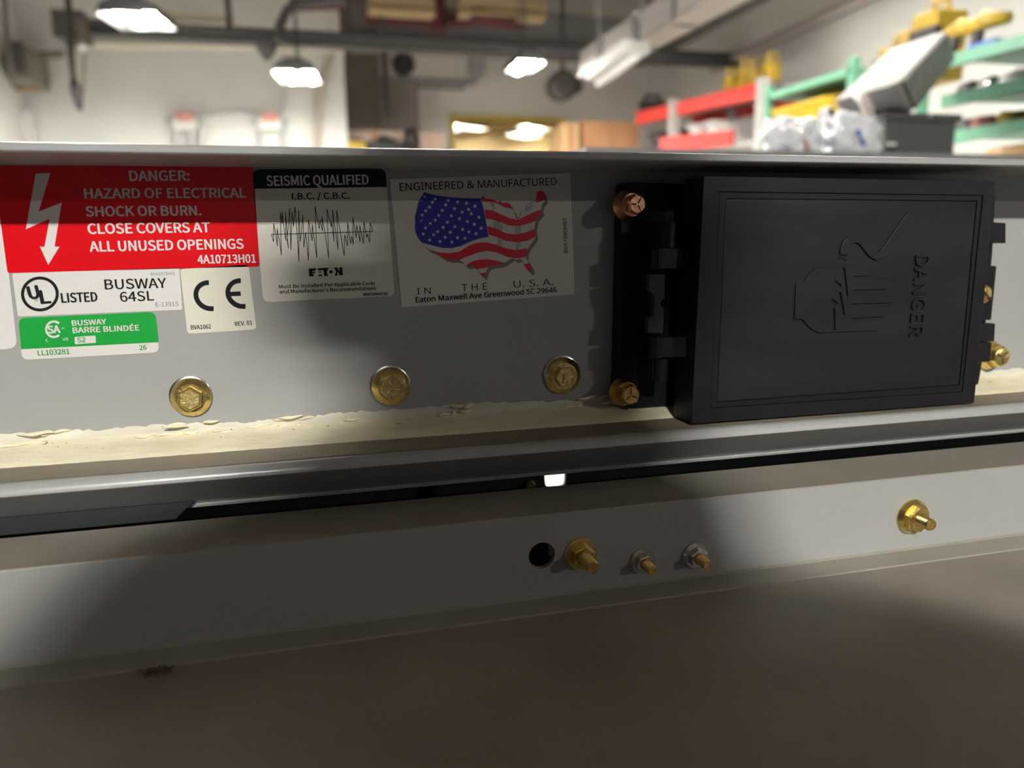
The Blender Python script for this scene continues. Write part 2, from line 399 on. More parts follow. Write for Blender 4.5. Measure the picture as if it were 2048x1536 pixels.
# sealant bead: fillet from panel to ledge, ragged smear above it, skin curls
strip('sealant_bead', X0, X1, 900, [(YP - 0.0004, -0.0815), (YP - 0.0030, -0.0826), (YP - 0.0095, -0.0838), (YP - 0.0165, -0.0855), (YP - 0.0205, -0.08655), (YP - 0.0215, -0.08700)], seal_m, bus, [(0, 0.0003), (0.0003, 0.0002), (0.0004, 0.00015), (0.0004, 0.0001), (0.0005, 0.0001), (0.0006, 0)])
strip('sealant_smear', X0, X1, 900, [(YP - 0.0002, -0.0782), (YP - 0.00035, -0.0798), (YP - 0.0004, -0.0825)], smear_m, bus, [(0, 0.0011), (0.0001, 0.0003), (0, 0)])
V = MB()
random.seed(3)
for i in range(46):
    x = random.uniform(-0.13, 0.17); L_ = random.uniform(0.002, 0.012); y = YP - random.uniform(0.0005, 0.004); z = random.choice([-0.0782, -0.0785, -0.0815, -0.0822]) + random.uniform(-0.0008, 0.0006)
    n = 6; pts = [(x + L_ * j / n, y - 0.0006 * math.sin(j), z_(z + 0.00025 * math.sin(j * 1.1 + i) + 0.05 * L_ * j / n)) for j in range(n + 1)]
    V.tube(pts, [0.0002 + 0.0006 * math.sin(math.pi * j / n) for j in range(n + 1)], 5)
tag(V.build('sealant_crumbs', seal_m, bus, smooth=True), kind='stuff')
V = MB()
for i in range(70):
    x = random.uniform(-0.13, 0.40); k = random.random(); y = YP - 0.001 - 0.0195 * k; z = -0.0817 - 0.0052 * k; l = random.uniform(0.0002, 0.0012) if i % 6 else 0.004
    V.tube([(x, y - 0.0002, z_(z)), (x + l / 2, y - 0.0003, z_(z + 0.0001)), (x + l, y - 0.0002, z_(z + random.uniform(-.0004, .0004)))], [0.00005, 0.0002, 0.00005], 4)
tag(V.build('grit_specks', mat('speck_brown', (0.10, 0.08, 0.06), 0.8, var=0.4, scale=300), bus), kind='stuff')

# ---- the flanged enclosure below
YF = 0.295; ZT, ZB = -0.1117, -0.1472
low = empty('lower_enclosure', (0.1, YF, z_(ZB)), 'dusty grey enclosure below the busway with a bolted upright flange', 'enclosure')
hole = at(1084, 1111, YF); hr = (Vector(pl(1084 + 26, 1111, YF)) - Vector(pl(1084, 1111, YF))).length
circ = [(hole.x + hr * math.cos(t), hole.z + hr * math.sin(t)) for t in [2 * math.pi * i / 32 for i in range(32)]]
MB().poly([[(X0, z_(ZB)), (X1, z_(ZB)), (X1, z_(ZT)), (X0, z_(ZT))], circ], YF, 0.0025, True).build('front_flange', paint, low)
MB().prof([(YF + 0.0003, z_(ZT)), (YF + 0.0005, z_(ZT + 0.0004)), (0.330, z_(ZT + 0.0004)), (0.330, z_(ZT - 0.002)), (YF + 0.003, z_(ZT - 0.002)), (YF + 0.0024, z_(ZT - 0.0004))], X0, X1).build('top_leg', mat('leg_paint', (0.245, 0.225, 0.19), 0.42, var=0.08, scale=30, bump=0.15, bscale=1500), low)
MB().prof([(YF + 0.0025, z_(ZB + 0.001)), (YF, z_(ZB + 0.0006)), (YF - 0.0009, z_(ZB - 0.0004)), (YF - 0.0115, z_(ZB - 0.0016)), (YF - 0.012, z_(ZB - 0.0022)), (YF + 0.0025, z_(ZB - 0.0022))], X0, X1).build('bottom_leg', mat('leg_paint_low', (0.25, 0.235, 0.205), 0.45, var=0.06, scale=30), low, ang=30)
MB().box((X0, 0.07, z_(ZB - 0.0060)), (X1, YF + 0.0026, z_(ZB - 0.0022))).build('dusty_top', shelf_m, low)
MB().box((X0, YF + 0.0026, z_(ZB - 0.0060)), (X1, 0.42, z_(ZB - 0.0022))).build('inner_floor', dark_m, low)  # shelf plate continued inside, coloured black for the shade behind the hole
# recess behind the slot, its back plate with a small see-through slot
sl = rounded(pls([(1088, 930), (1133, 926), (1131, 973), (1091, 976)], 0.42), [0, 0, 0.003, 0.003])
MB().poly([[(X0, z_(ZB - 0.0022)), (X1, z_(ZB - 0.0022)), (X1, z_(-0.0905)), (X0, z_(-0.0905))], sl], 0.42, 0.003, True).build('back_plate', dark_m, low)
MB().poly([[(X0, z_(ZT - 0.001)), (at(352, 1047, 0.338).x, z_(ZT - 0.001)), (at(388, 1018, 0.338).x, z_(-0.1056)), (X0, z_(-0.1056))]], 0.338, 0.0012, True).build('stiffener', steel_dark, low)
# debris
random.seed(11)
D = MB()
for i in range(90):
    x, y = random.uniform(-0.08, 0.30), random.uniform(0.19, 0.282); r = random.uniform(0.00012, 0.0005)
    v = [Vector((random.uniform(-1, 1), random.uniform(-1, 1), random.uniform(0, 0.8))) * r for _ in range(5)]
    D.add([Vector((x, y, z_(ZB - 0.0021))) + q for q in v], [(0, 1, 2), (0, 2, 3), (0, 3, 4), (1, 2, 4), (1, 3, 4)])
tag(D.build('dust_crumbs', mat('crumb_grey', (0.30, 0.27, 0.23), 0.8, var=0.4, scale=300)), 'tiny crumbs of grit scattered over the dusty lower shelf', 'grit', kind='stuff')
c = atz(316, 1346, z_(ZB - 0.0019)); D = MB()
for i in range(22):
    p = c + Vector((random.gauss(0, 0.0026), random.gauss(0, 0.0009), random.uniform(0, 0.0008)))
    q = p + Vector((random.gauss(0, 0.0022), random.gauss(0, 0.0008), random.uniform(0, 0.0012)))
    D.tube([p, (p + q) / 2 + Vector((0, 0, 0.0006)), q], [0.0002, 0.0005, 0.00015], 4)
tag(D.build('dirt_clump', mat('clump_brown', (0.085, 0.062, 0.032), 0.85, var=0.4, scale=300)), 'small brown clump of dirt lying on the dusty lower shelf', 'dirt')

# ================================================================== STICKERS
YS = YP - 0.00025
def sticker(name, q, label, m, r, Y=YS, group='stickers on the busway panel'):
    Q = rounded(pls(q, Y), r)
    o = MB().poly([Q], Y, YP - Y).build(name, m); return tag(o, label, 'sticker', group)
Y1, Y2, Y3, Y4 = YS - 0.00006, YS - 0.00013, YS - 0.00020, YS - 0.00027
sheet = sticker('white_sticker', [(-70, 405), (1, 405), (35, 697), (-50, 702)], 'blank white sticker cut by the left edge of the photo', p_white, 0.004, YP - 0.0002)
# -- red danger
rs = sticker('danger_sticker', [(-14, 331), (507, 333), (519, 533), (15, 546)], 'red danger sticker with white lightning arrow and white capitals', p_red, 0.001)
pw = mat('print_white', (0.60, 0.575, 0.575), 0.35, var=0.02)
def c1(*q): return (q[0] / 3.572, 310 + q[1] / 3.572)
MB().poly([pls([c1(*p) for p in [(255, 133), (360, 130), (275, 405), (440, 340), (390, 655), (425, 655), (345, 785), (285, 655), (318, 655), (355, 455), (185, 530)]], Y1)], Y1).build('lightning_arrow', pw, rs)
for t_, a, b, h in [('DANGER:', (930, 185), (1355, 182), 20), ('HAZARD OF ELECTRICAL', (608, 310), (1757, 303), 19.5), ('SHOCK OR BURN.', (618, 438), (1437, 430), 19.5), ('CLOSE COVERS AT', (632, 563), (1500, 550), 20), ('ALL UNUSED OPENINGS', (645, 690), (1740, 668), 20), ('4A10713H01', (1415, 775), (1828, 768), 16.5)]:
    text(t_, c1(*a), c1(*b), h, pw, rs, Y1, 0.03)
# -- listed mark
ul = sticker('listed_sticker', [(24, 546.6), (358, 535.5), (365, 619.5), (36, 633)], 'white sticker with a black ringed letter mark and the word busway', p_white, 0.0008)
MB().poly([pls(ell(79.8, 588, 38, 35), Y1), pls(ell(79.8, 588, 31.5, 29), Y1)], Y1).build('ring', p_black, ul)
for t_, a, b, h, off, mm in [('U', (215, 1030), (285, 1020), 25, 0.05, p_black), ('L', (298, 1062), (362, 1056), 26, 0.05, p_black), ('®', (248, 1058), (276, 1056), 7, 0, p_grey), ('LISTED', (443, 1055), (697, 1045), 18.5, 0.035, p_black), ('BUSWAY', (752, 960), (1190, 948), 19.5, 0.02, p_black), ('64SL', (862, 1048), (1100, 1038), 19, 0.02, p_black), ('BVA1073H01', (1078, 862), (1250, 857), 6, 0, p_grey), ('E-13915', (1113, 1085), (1275, 1078), 8.5, 0, p_grey)]:
    text(t_, c1(*a), c1(*b), h, mm, ul, Y1, off)
# -- conformity mark
ce = sticker('conformity_sticker', [(360, 538), (497, 529.5), (513, 659), (375, 668)], 'cream sticker with two large rounded black letters', p_cream, 0.0018)
cc = [(1498 + (0.11 * (y - 1005)) + x, y) for x, y in ell(0, 1005, 98, 93, 24, math.radians(92), math.radians(268))]
MB().poly([pls([c1(*p) for p in ribbon([(cc[0][0] + 22, cc[0][1])] + cc + [(cc[-1][0] + 8, cc[-1][1])], 35)], Y1)], Y1).build('letter_mark', p_black, ce)
cc = [(1726 + (0.11 * (y - 990)) + x, y) for x, y in ell(0, 990, 98, 92, 24, math.radians(92), math.radians(268))]
MB().poly([pls([c1(*p) for p in ribbon([(cc[0][0] + 22, cc[0][1])] + cc + [(cc[-1][0] + 8, cc[-1][1])], 35)], Y1)], Y1).poly([pls([c1(*p) for p in [(1632, 978), (1718, 974), (1722, 1006), (1635, 1010)]], Y1)], Y1 - 0.00001).build('letter_mark', p_black, ce)
text('BVA1062', c1(1365, 1247), c1(1508, 1240), 8.5, p_black, ce, Y1, 0.02); text('REV. 01', c1(1680, 1222), c1(1803, 1212), 8.5, p_black, ce, Y1, 0.02)
# -- green
gs = sticker('green_sticker', [(36.5, 636), (311, 623.5), (318.5, 705), (44, 720)], 'green and white sticker with round white emblem and french wording', p_white, 0.0028)
MB().poly([rounded(pls([(36.5, 636), (311, 623.5), (317, 684.6), (42.2, 698.6)], Y1), [0.0028, 0.0028, 0, 0])], Y1).build('green_field', p_green, gs)
MB().poly([pls(ribbon(ell(107.8, 658.5, 15.5, 15.5, 24, math.radians(48), math.radians(312)), 4.2), Y2)], Y2).build('emblem', pw, gs)
for t_, a, b, h, off, mm in [('SA', (347, 1274), (430, 1269), 14.5, 0.045, pw), ('C', (328, 1334), (346, 1333), 5.5, 0.02, pw), ('US', (452, 1326), (488, 1323), 5.5, 0.02, pw), ('®', (440, 1253), (462, 1251), 5, 0, pw), ('BUSWAY', (517, 1220), (760, 1208), 10.5, 0.03, pw), ('BARRE BLINDÉE', (523, 1272), (995, 1252), 10.8, 0.03, pw)]:
    text(t_, c1(*a), c1(*b), h, mm, gs, Y2, off)
MB().poly([rounded(pls([(149, 674), (191, 671), (192, 685.7), (150, 688.5)], Y2), 0.0004)], Y2).build('white_tab', pw, gs)
for t_, a, b, h in [('S2', (555, 1340), (612, 1336), 10), ('LL103281', (272, 1432), (497, 1420), 10), ('26', (997, 1393), (1048, 1389), 9)]:
    text(t_, c1(*a), c1(*b), h, p_green, gs, Y3, 0.018)
# -- seismic
def c2(*q): return (480 + q[0] / 4.656, 310 + q[1] / 4.656)
ss = sticker('seismic_sticker', [(504.5, 338.5), (771, 337.5), (789.5, 592), (526.5, 604.5)], 'white sticker with a black header and a jagged waveform', mat('sticker_offwhite', (0.575, 0.55, 0.50), 0.35, var=0.02), 0.0032)
MB().poly([rounded(pls([(504.5, 338.5), (771, 337.5), (773.6, 374), (507.4, 377.5)], Y1), [0.0032, 0.0032, 0, 0])], Y1).build('header', p_navy, ss)
text('SEISMIC QUALIFIED', c2(252, 287), c2(1197, 272), 19.5, pw, ss, Y2, 0.03)
text('I.B.C. / C.B.C.', c2(487, 413), c2(1018, 405), 12, p_black, ss, Y1, 0.03)
wave = [(295, 745), (313, 810), (313, 637), (333, 740), (348, 850), (345, 685), (368, 800), (386, 935), (375, 535), (393, 640), (393, 525), (412, 700), (428, 800), (425, 535), (450, 870), (440, 790), (462, 495), (474, 885), (485, 520), (498, 670), (512, 485), (530, 700), (549, 995), (546, 515), (563, 810), (585, 560), (594, 865), (610, 720), (638, 983), (637, 600), (672, 800), (672, 645), (716, 960), (698, 470), (738, 690), (745, 605), (768, 710), (762, 572), (790, 720), (826, 963), (810, 502), (850, 672), (852, 608), (876, 808), (862, 508), (913, 885), (900, 515), (935, 720), (970, 940), (975, 742), (1002, 848), (1002, 622), (1030, 828), (1040, 758), (1056, 833), (1050, 577), (1083, 772), (1086, 650), (1118, 810), (1115, 652), (1150, 828), (1153, 615), (1180, 770), (1188, 735), (1206, 815), (1213, 625), (1235, 712)]
wb = MB()
for i in range(len(wave) - 1):
    wb.poly([pls([c2(*p) for p in ribbon([wave[i], wave[i + 1]], 6)], Y1)], Y1 - (i % 7) * 0.000004)
wb.poly([pls([c2(*p) for p in [(287, 736), (1240, 709), (1240, 716), (287, 743)]], Y1)], Y1 - 0.00004)
wb.build('waveform', p_black, ss)
lg = [[(640, 1058), (712, 1055), (700, 1078), (673, 1079), (673, 1087), (703, 1086), (698, 1100), (674, 1101), (675, 1109), (694, 1108), (686, 1129), (645, 1131)], [(727, 1129), (734, 1113), (762, 1112), (766, 1128)], [(735, 1098), (748, 1074), (754, 1097)], [(728, 1054), (834, 1050), (818, 1064), (809, 1085), (811, 1106), (823, 1125), (784, 1127), (777, 1072), (722, 1074)], ell(847, 1088, 16, 16, 16), [(874, 1049), (906, 1047), (926, 1084), (924, 1046), (953, 1045), (957, 1120), (930, 1121), (906, 1082), (910, 1122), (880, 1123), (890, 1104), (892, 1085), (886, 1066)]]
lb = MB()
for q in lg: lb.poly([pls([c2(*p) for p in q], Y1)], Y1)
lb.build('maker_mark', p_black, ss)
for t_, a, b, h, off in [('Must Be Installed Per Applicable Code', (365, 1243), (1257, 1208), 7, 0.022), ("and Manufacturer's Recommendations", (370, 1290), (1270, 1255), 7, 0.022), ('900P259H01 R1', (1145, 1312), (1380, 1303), 5.5, 0.03)]:
    text(t_, c2(*a), c2(*b), h, p_black, ss, Y1, off)
# -- country map
def c3(*q): return (760 + q[0] / 4.8, 320 + q[1] / 4.8)
us = sticker('origin_sticker', [(779.8, 358.5), (1140.8, 345.8), (1149.3, 588.7), (803.3, 614.8)], 'white square cornered sticker with a flag patterned country map', MATS['sticker_offwhite'], 0.0003)
FACE = 'serifed'
for t_, a, b, h, off in [('ENGINEERED & MANUFACTURED', (192, 297), (1697, 240), 15.5, 0.006), ('I N', (357, 1292), (488, 1284), 13, 0), ('T H E', (785, 1260), (1030, 1246), 14, 0), ('U. S. A.', (1283, 1226), (1663, 1201), 13.5, 0), ('Eaton Maxwell Ave Greenwood SC 29646', (345, 1368), (1697, 1268), 10.5, 0.03), ('BVA1080H01', (1803, 893), (1790, 562), 7.5, 0.01)]:
    text(t_, c3(*a), c3(*b), h, p_black, us, Y1, off)
FACE = 'plain'
OUT = [(425, 312), (560, 345), (700, 362), (850, 370), (965, 372), (1000, 352), (1015, 375), (1060, 378), (1110, 388), (1130, 408), (1155, 396), (1185, 415), (1215, 410), (1245, 420), (1258, 440), (1262, 465), (1285, 490), (1300, 540), (1315, 572), (1345, 545), (1355, 500), (1395, 480), (1410, 440), (1450, 410), (1490, 395), (1510, 365), (1508, 312), (1540, 297), (1570, 305), (1585, 355), (1590, 385), (1555, 425), (1545, 470), (1555, 500), (1530, 530), (1495, 570), (1490, 620), (1480, 650), (1490, 700), (1495, 740), (1460, 790), (1420, 845), (1405, 890), (1400, 930), (1420, 970), (1440, 1000), (1458, 1040), (1462, 1070), (1440, 1078), (1410, 1045), (1385, 1010), (1370, 970), (1345, 945), (1310, 960), (1270, 940), (1240, 960), (1190, 990), (1150, 1005), (1090, 1010), (1050, 1020), (1025, 1050), (1015, 1090), (1005, 1125), (975, 1110), (955, 1080), (935, 1045), (890, 1010), (850, 1020), (815, 1005), (790, 975), (765, 960), (720, 955), (680, 960), (620, 945), (540, 890), (470, 860), (430, 830), (400, 790), (365, 740), (345, 690), (340, 640), (345, 590), (340, 550), (355, 490), (370, 430), (385, 375), (410, 345)]
MB().poly([pls([c3(x + 24, y + 30) for x, y in OUT], Y1)], Y1).poly([pls([c3(x + 12, y + 15) for x, y in OUT], Y1)], Y1 - 0.00001).poly([pls([c3(x - 6, y - 3) for x, y in OUT], Y1)], Y1 - 0.00002).build('map_shadow', p_shadow, us)
MB().poly([pls([c3(*p) for p in OUT], Y2)], Y2).build('map_field', mat('print_map_white', (0.58, 0.56, 0.53), 0.35), us)
# printed grey folds of the flag
MB().poly([pls([c3(*p) for p in [(1080, 560), (1150, 590), (1185, 650), (1165, 690), (1120, 670), (1090, 640)]], Y2 - .00002)], Y2 - .00002).poly([pls([c3(*p) for p in [(1300, 635), (1345, 632), (1355, 690), (1330, 712), (1290, 712)]], Y2 - .00002)], Y2 - .00002).poly([pls([c3(*p) for p in [(1130, 745), (1175, 770), (1165, 830), (1120, 812)]], Y2 - .00002)], Y2 - .00002).poly([pls([c3(*p) for p in [(1310, 792), (1350, 788), (1330, 860), (1300, 862)]], Y2 - .00002)], Y2 - .00002).poly([pls([c3(*p) for p in [(1050, 405), (1090, 412), (1120, 480), (1080, 476)]], Y2 - .00002)], Y2 - .00002).poly([pls([c3(*p) for p in [(1420, 445), (1470, 420), (1450, 480), (1400, 500), (1400, 470)]], Y2 - .00002)], Y2 - .00002).build('fold_shading', p_fold, us)
red = [[(967, 371), (1000, 352), (1015, 375), (1060, 378), (1110, 388), (1130, 408), (1155, 396), (1185, 415), (1215, 410), (1245, 420), (1258, 440), (1262, 468), (1200, 455), (1120, 415), (1060, 402), (985, 400)],
 [(1508, 312), (1540, 297), (1570, 305), (1585, 355), (1590, 383), (1545, 398), (1492, 410), (1510, 365)],
 [(1003, 475), (1080, 485), (1180, 530), (1250, 560), (1300, 570), (1315, 575), (1345, 562), (1410, 530), (1480, 500), (1548, 475), (1555, 500), (1530, 530), (1495, 570), (1494, 582), (1440, 605), (1350, 632), (1250, 630), (1150, 595), (1080, 570), (1015, 562)],
 [(1028, 635), (1100, 650), (1200, 700), (1300, 715), (1400, 695), (1482, 660), (1490, 700), (1492, 738), (1420, 775), (1310, 790), (1200, 775), (1110, 735), (1042, 715)],
 [(470, 860), (560, 885), (660, 895), (760, 880), (850, 825), (930, 795), (1020, 790), (1110, 810), (1200, 845), (1300, 865), (1415, 848), (1405, 890), (1400, 930), (1310, 945), (1220, 930), (1130, 890), (1030, 872), (950, 885), (870, 915), (800, 942), (765, 960), (720, 955), (680, 960), (620, 945), (540, 890)],
 [(830, 1008), (890, 972), (960, 955), (1030, 952), (1110, 965), (1195, 988), (1150, 1005), (1090, 1010), (1050, 1020), (1035, 1030), (940, 1048), (890, 1010), (850, 1020)],
 [(960, 1088), (1018, 1078), (1005, 1125), (975, 1110)], [(1378, 1000), (1440, 990), (1458, 1040), (1462, 1070), (1440, 1078), (1410, 1045)]]
rb = MB()
for q in red: rb.poly([pls([c3(*p) for p in q], Y3)], Y3)
rb.build('red_stripes', p_flagred, us)
MB().poly([pls([c3(*p) for p in [(425, 312), (560, 345), (700, 362), (850, 370), (965, 372), (985, 430), (1005, 520), (1025, 640), (1042, 738), (960, 752), (870, 782), (780, 825), (690, 845), (610, 845), (520, 825), (440, 803), (400, 790), (365, 740), (345, 690), (340, 640), (345, 590), (340, 550), (355, 490), (370, 430), (385, 375), (410, 345)]], Y3)], Y3).build('blue_canton', p_blue, us)
stars = [(430, 352, 14), (530, 375, 20), (655, 388, 20), (745, 405, 20), (830, 415, 22), (912, 443, 23), (400, 390, 10), (503, 405, 21), (630, 430, 22), (715, 467, 21), (788, 500, 21), (850, 475, 23), (875, 517, 22), (950, 550, 23), (475, 452, 22), (598, 483, 22), (685, 535, 22), (763, 563, 22), (838, 590, 21), (905, 617, 23), (972, 655, 22), (440, 488, 20), (565, 533, 22), (648, 597, 22), (720, 640, 22), (793, 667, 23), (853, 690, 21), (922, 708, 22), (404, 530, 20), (530, 577, 21), (606, 648, 22), (675, 695, 22), (744, 745, 22), (815, 752, 21), (396, 582, 12), (482, 610, 20), (553, 688, 22), (625, 742, 22), (690, 788, 22), (437, 652, 21), (515, 718, 21), (576, 783, 22), (415, 710, 21), (477, 768, 22)]
sb = MB()
for i, (x, y, r) in enumerate(stars):
    a0 = random.uniform(0, 1.2)
    sb.poly([pls([c3(x + (r if k % 2 == 0 else r * 0.42) * math.cos(a0 + k * math.pi / 5), y + (r if k % 2 == 0 else r * 0.42) * math.sin(a0 + k * math.pi / 5)) for k in range(10)], Y4)], Y4)
sb.build('stars', MATS['print_map_white'], us)

# ================================================================== BOLTS
def dist(p, rpx, Y): return (Vector(pl(p[0] + rpx, p[1], Y)) - Vector(pl(p[0] - rpx, p[1], Y))).length / 2
def flange_bolt(p, rpx, hexpx, rotd, label, washer=True, head_h=0.0062, Y=YP, m=(brass, brass_face), group='brass flange bolts along the panel', marks=True, cat='bolt', tall=False, rl=0):
    c = at(*p, Y); R = dist(p, rpx, Y); hx = dist(p, hexpx, Y)
    t = empty('flange_bolt', c, label, cat, group)
    y0 = 0.0
    if washer:
        MB().lathe([(R * 1.05, 0), (R * 1.05, 0.0008), (R * 0.99, 0.0011), (R * 0.5, 0.0011)], 40, c + Vector((-0.0003, 0, 0.0004))).build('washer', steel, t, ang=40)
        y0 = 0.0009
    MB().lathe([(R, y0), (R, y0 + 0.0009), (R * 0.97, y0 + 0.0013), (hx * 1.18, y0 + head_h * 0.50), (hx * 0.8, y0 + head_h * 0.50)], 40, c).build('flange', m[0], t, ang=25)
    r0 = math.radians(rotd); hh = y0 + head_h
    MB().lathe([(hx * 1.02, y0 + head_h * 0.35), (hx * 1.02, hh - 0.0004), (hx * 0.95, hh), (hx * 0.84, hh), (hx * 0.80, hh - 0.0004)], 6, c, r0).build('hex_head', m[0], t)
    fc = MB().lathe([(hx * 0.83, hh - 0.0008), (hx * 0.81, hh - 0.00035)], 24 if tall else 6, c, r0).build('head_face', m[1], t)
    if marks:
        Yt = c.y - hh + 0.00025; mb = MB(); px = Vector((c.x, c.z))
        for k in range(3):
            a = r0 + math.radians(30 + 120 * k) + rl; u = Vector((math.cos(a), math.sin(a))); v = Vector((-u.y, u.x))
            q = [px + u * hx * 0.28 + v * hx * .05, px + u * hx * 0.66 + v * hx * .05, px + u * hx * 0.66 - v * hx * .05, px + u * hx * 0.28 - v * hx * .05]
            mb.poly([[tuple(s) for s in q]], Yt, 0.0002)
        mb.build('grade_marks', brass_edge if m[0] == brass else dark_m, t)
    return t
def head_text(t, body, p0, p1, h, Y, m): text(body, p0, p1, h, m, t, Y, 0.02, 0.0002, 'stamp')
b1 = flange_bolt((383.5, 793), 41.5, 26, 85, 'brass hex bolt left, below the round edged white sticker marks', rl=.4)
b1['label'] = 'leftmost brass flange bolt on the panel, below the cream sticker'
b2 = flange_bolt((781, 771.5), 38.5, 22.5, 75, 'middle brass flange bolt, in the panel below the map sticker')
b3 = flange_bolt((1124.5, 750), 35, 21, 62, 'brass flange bolt on the panel nearest the black box, stamped head', rl=.6)
head_text(b1, 'FNL', (367, 791), (392, 787), 6, YP - 0.0069, brass_edge)
head_text(b2, 'FNL', (773, 788), (792, 794), 6, YP - 0.0069, brass_edge)
head_text(b3, 'FNL', (1131, 766), (1130, 742), 6, YP - 0.0069, dark_m)

# ================================================================== BLACK BOX
YB = 0.325                        # its front
box = empty('black_cover_box', at(1690, 830, YP), 'black plastic access box with embossed hand pictogram on the busway panel', 'box')
PLY = 0.356
basep = rounded(pls([(1246, 364), (1990, 385), (1985, 500), (1962, 740), (1950, 800), (1268, 838), (1262, 815), (1232, 806), (1236, 752), (1243, 452)], PLY), 0.003)
MB().poly([basep], PLY, YP - PLY).build('base_plate', blk, box, ang=40)
q = [(1408, 352), (1991, 362.5), (1948.5, 806), (1383, 848)]
fr = pls(q, YB); cov = [(x, z) for x, z in fr]
MB().poly([rounded(cov, 0.0009, 3)], YB + 0.0014, 0.0170, True).build('cover_body', blk, box, ang=40)
inset = lambda a: a
lx = (fr[0][0] + fr[3][0]) / 2; rx_ = (fr[1][0] + fr[2][0]) / 2
MB().box((lx + 0.008, YB + 0.0184, fr[3][1] + 0.004), (rx_ - 0.004, PLY, fr[0][1] - 0.003)).build('body', blk, box)
g1 = pls([(1439, 383), (1967, 390.5), (1926, 784.5), (1422, 817)], YB); g2 = pls([(1454, 398), (1955, 403), (1920, 769.5), (1436, 804)], YB)
def grow(Q, d):
    cx = sum(p[0] for p in Q) / 4; cz = sum(p[1] for p in Q) / 4
    return [(p[0] + (d if p[0] > cx else -d), p[1] + (d if p[1] > cz else -d)) for p in Q]
MB().poly([rounded(fr, 0.0009, 3), g1], YB, 0.0015).build('cover_frame', blk, box, bevel=0.0003)
MB().poly([grow(g1, -0.0003), grow(g2, 0.0004)], YB + 0.0005, 0.0010).build('cover_ledge', blk, box)
MB().poly([g2], YB + 0.0007, 0.0008).build('door_panel', blk_panel, box, bevel=0.0002)
def c5(*q): return (1540 + q[0] / 2.845, 320 + q[1] / 2.845)
YE = YB - 0.0003
hand = [(150, 700), (195, 695), (225, 650), (260, 622), (300, 610), (600, 605), (592, 632), (575, 653), (545, 660), (478, 660), (471, 670), (478, 680), (690, 678), (685, 715), (665, 735), (475, 741), (467, 750), (474, 760), (728, 755), (730, 790), (700, 812), (472, 818), (464, 827), (470, 836), (682, 833), (675, 872), (655, 890), (465, 900), (457, 909), (464, 918), (635, 912), (635, 945), (615, 970), (375, 978), (280, 983), (235, 960), (200, 925), (185, 905), (140, 905)]
slits = [[(412, 616), (428, 616), (446, 776), (436, 776)], [(366, 680), (408, 712), (404, 724), (384, 716)], [(390, 752), (404, 752), (428, 888), (418, 880)], [(350, 788), (386, 812), (380, 824), (360, 812)], [(357, 844), (370, 844), (374, 972), (360, 972)]]
MB().poly([pls([c5(*p) for p in hand], YE)] + [pls([c5(*p) for p in s], YE) for s in slits], YE, 0.0011).build('hand_emblem', blk_panel, box, bevel=0.00025)
hook = [(423, 540), (425, 512), (440, 472), (465, 452), (495, 447), (525, 460), (550, 490), (580, 530), (612, 550), (640, 540), (665, 510), (700, 455), (750, 380), (785, 325), (802, 298)]
MB().poly([pls([c5(*p) for p in ribbon(hook, [46] * 10 + [44, 42, 40, 34, 22])], YE)], YE, 0.0011).build('arc_emblem', blk_panel, box, bevel=0.00025)
MB().poly([pls([c5(*p) for p in [(385, 566), (412, 545), (440, 572), (414, 556)]], YE)], YE + .0004, 0.0006).build('arrow_tip', blk_panel, box)
text('DANGER', c5(834, 542), c5(796, 1006), 27, blk_panel, box, YB - 0.0004, 0, 0.0012, 'raised_lettering')
# hinge on the left
def vcyl(mb, pa, pb, r, Y):
    a, b = at(*pa, Y), at(*pb, Y); return mb.tube([a, b], r, 16)
YH = 0.338
hg = MB()
vcyl(hg, (1339, 445), (1335, 495), 0.0036, YH)
hg.obox(at(1322, 445, YH), at(1322, 495, YH) - at(1322, 445, YH), (0.006, 0, 0), (0, PLY - YH, 0))
hg.build('hinge_knuckle', blk, box, ang=40)
hg = MB(); vcyl(hg, (1323, 718), (1320, 763), 0.0036, YH); hg.obox(at(1305, 718, YH), at(1304, 763, YH) - at(1305, 718, YH), (0.006, 0, 0), (0, PLY - YH, 0)); hg.build('hinge_knuckle', blk, box, ang=40)
def arm(p, q2, y0, y1):
    m_ = MB(); a = at(p, y0, YH); b = at(p, y1, YH)
    vcyl(m_, (p, y0), (p - 1, y1), 0.0038, YH)
    m_.obox(at(p, y0, YH - 0.0036), at(p, y1, YH - 0.0036) - at(p, y0, YH - 0.0036), (at(q2, y0, YH - .0036) - at(p, y0, YH - .0036)), (0, 0.005, 0)); m_.build('hinge_arm', blk, box, ang=40)
arm(1318, 1392, 497, 537); arm(1314, 1388, 675, 714)
MB().tube([at(1331, 448, YH + .001), at(1325, 545, YH + .001)], 0.0012, 10).build('hinge_pin', blk, box, smooth=True); MB().tube([at(1322, 668, YH + .001), at(1318, 758, YH + .001)], 0.0012, 10).build('hinge_pin', blk, box, smooth=True)
pc = [(1299, 549), (1330, 549), (1329, 597), (1322, 602), (1322, 612), (1328, 618), (1326, 666), (1296, 666), (1297, 638), (1308, 630), (1309, 590), (1299, 580)]
MB().poly([pls(pc, YH)], YH, 0.004).build('latch_plate', mat('textured_black', (0.045, 0.043, 0.044), 0.5, var=0.3, scale=900, bump=1, bscale=2500), box)
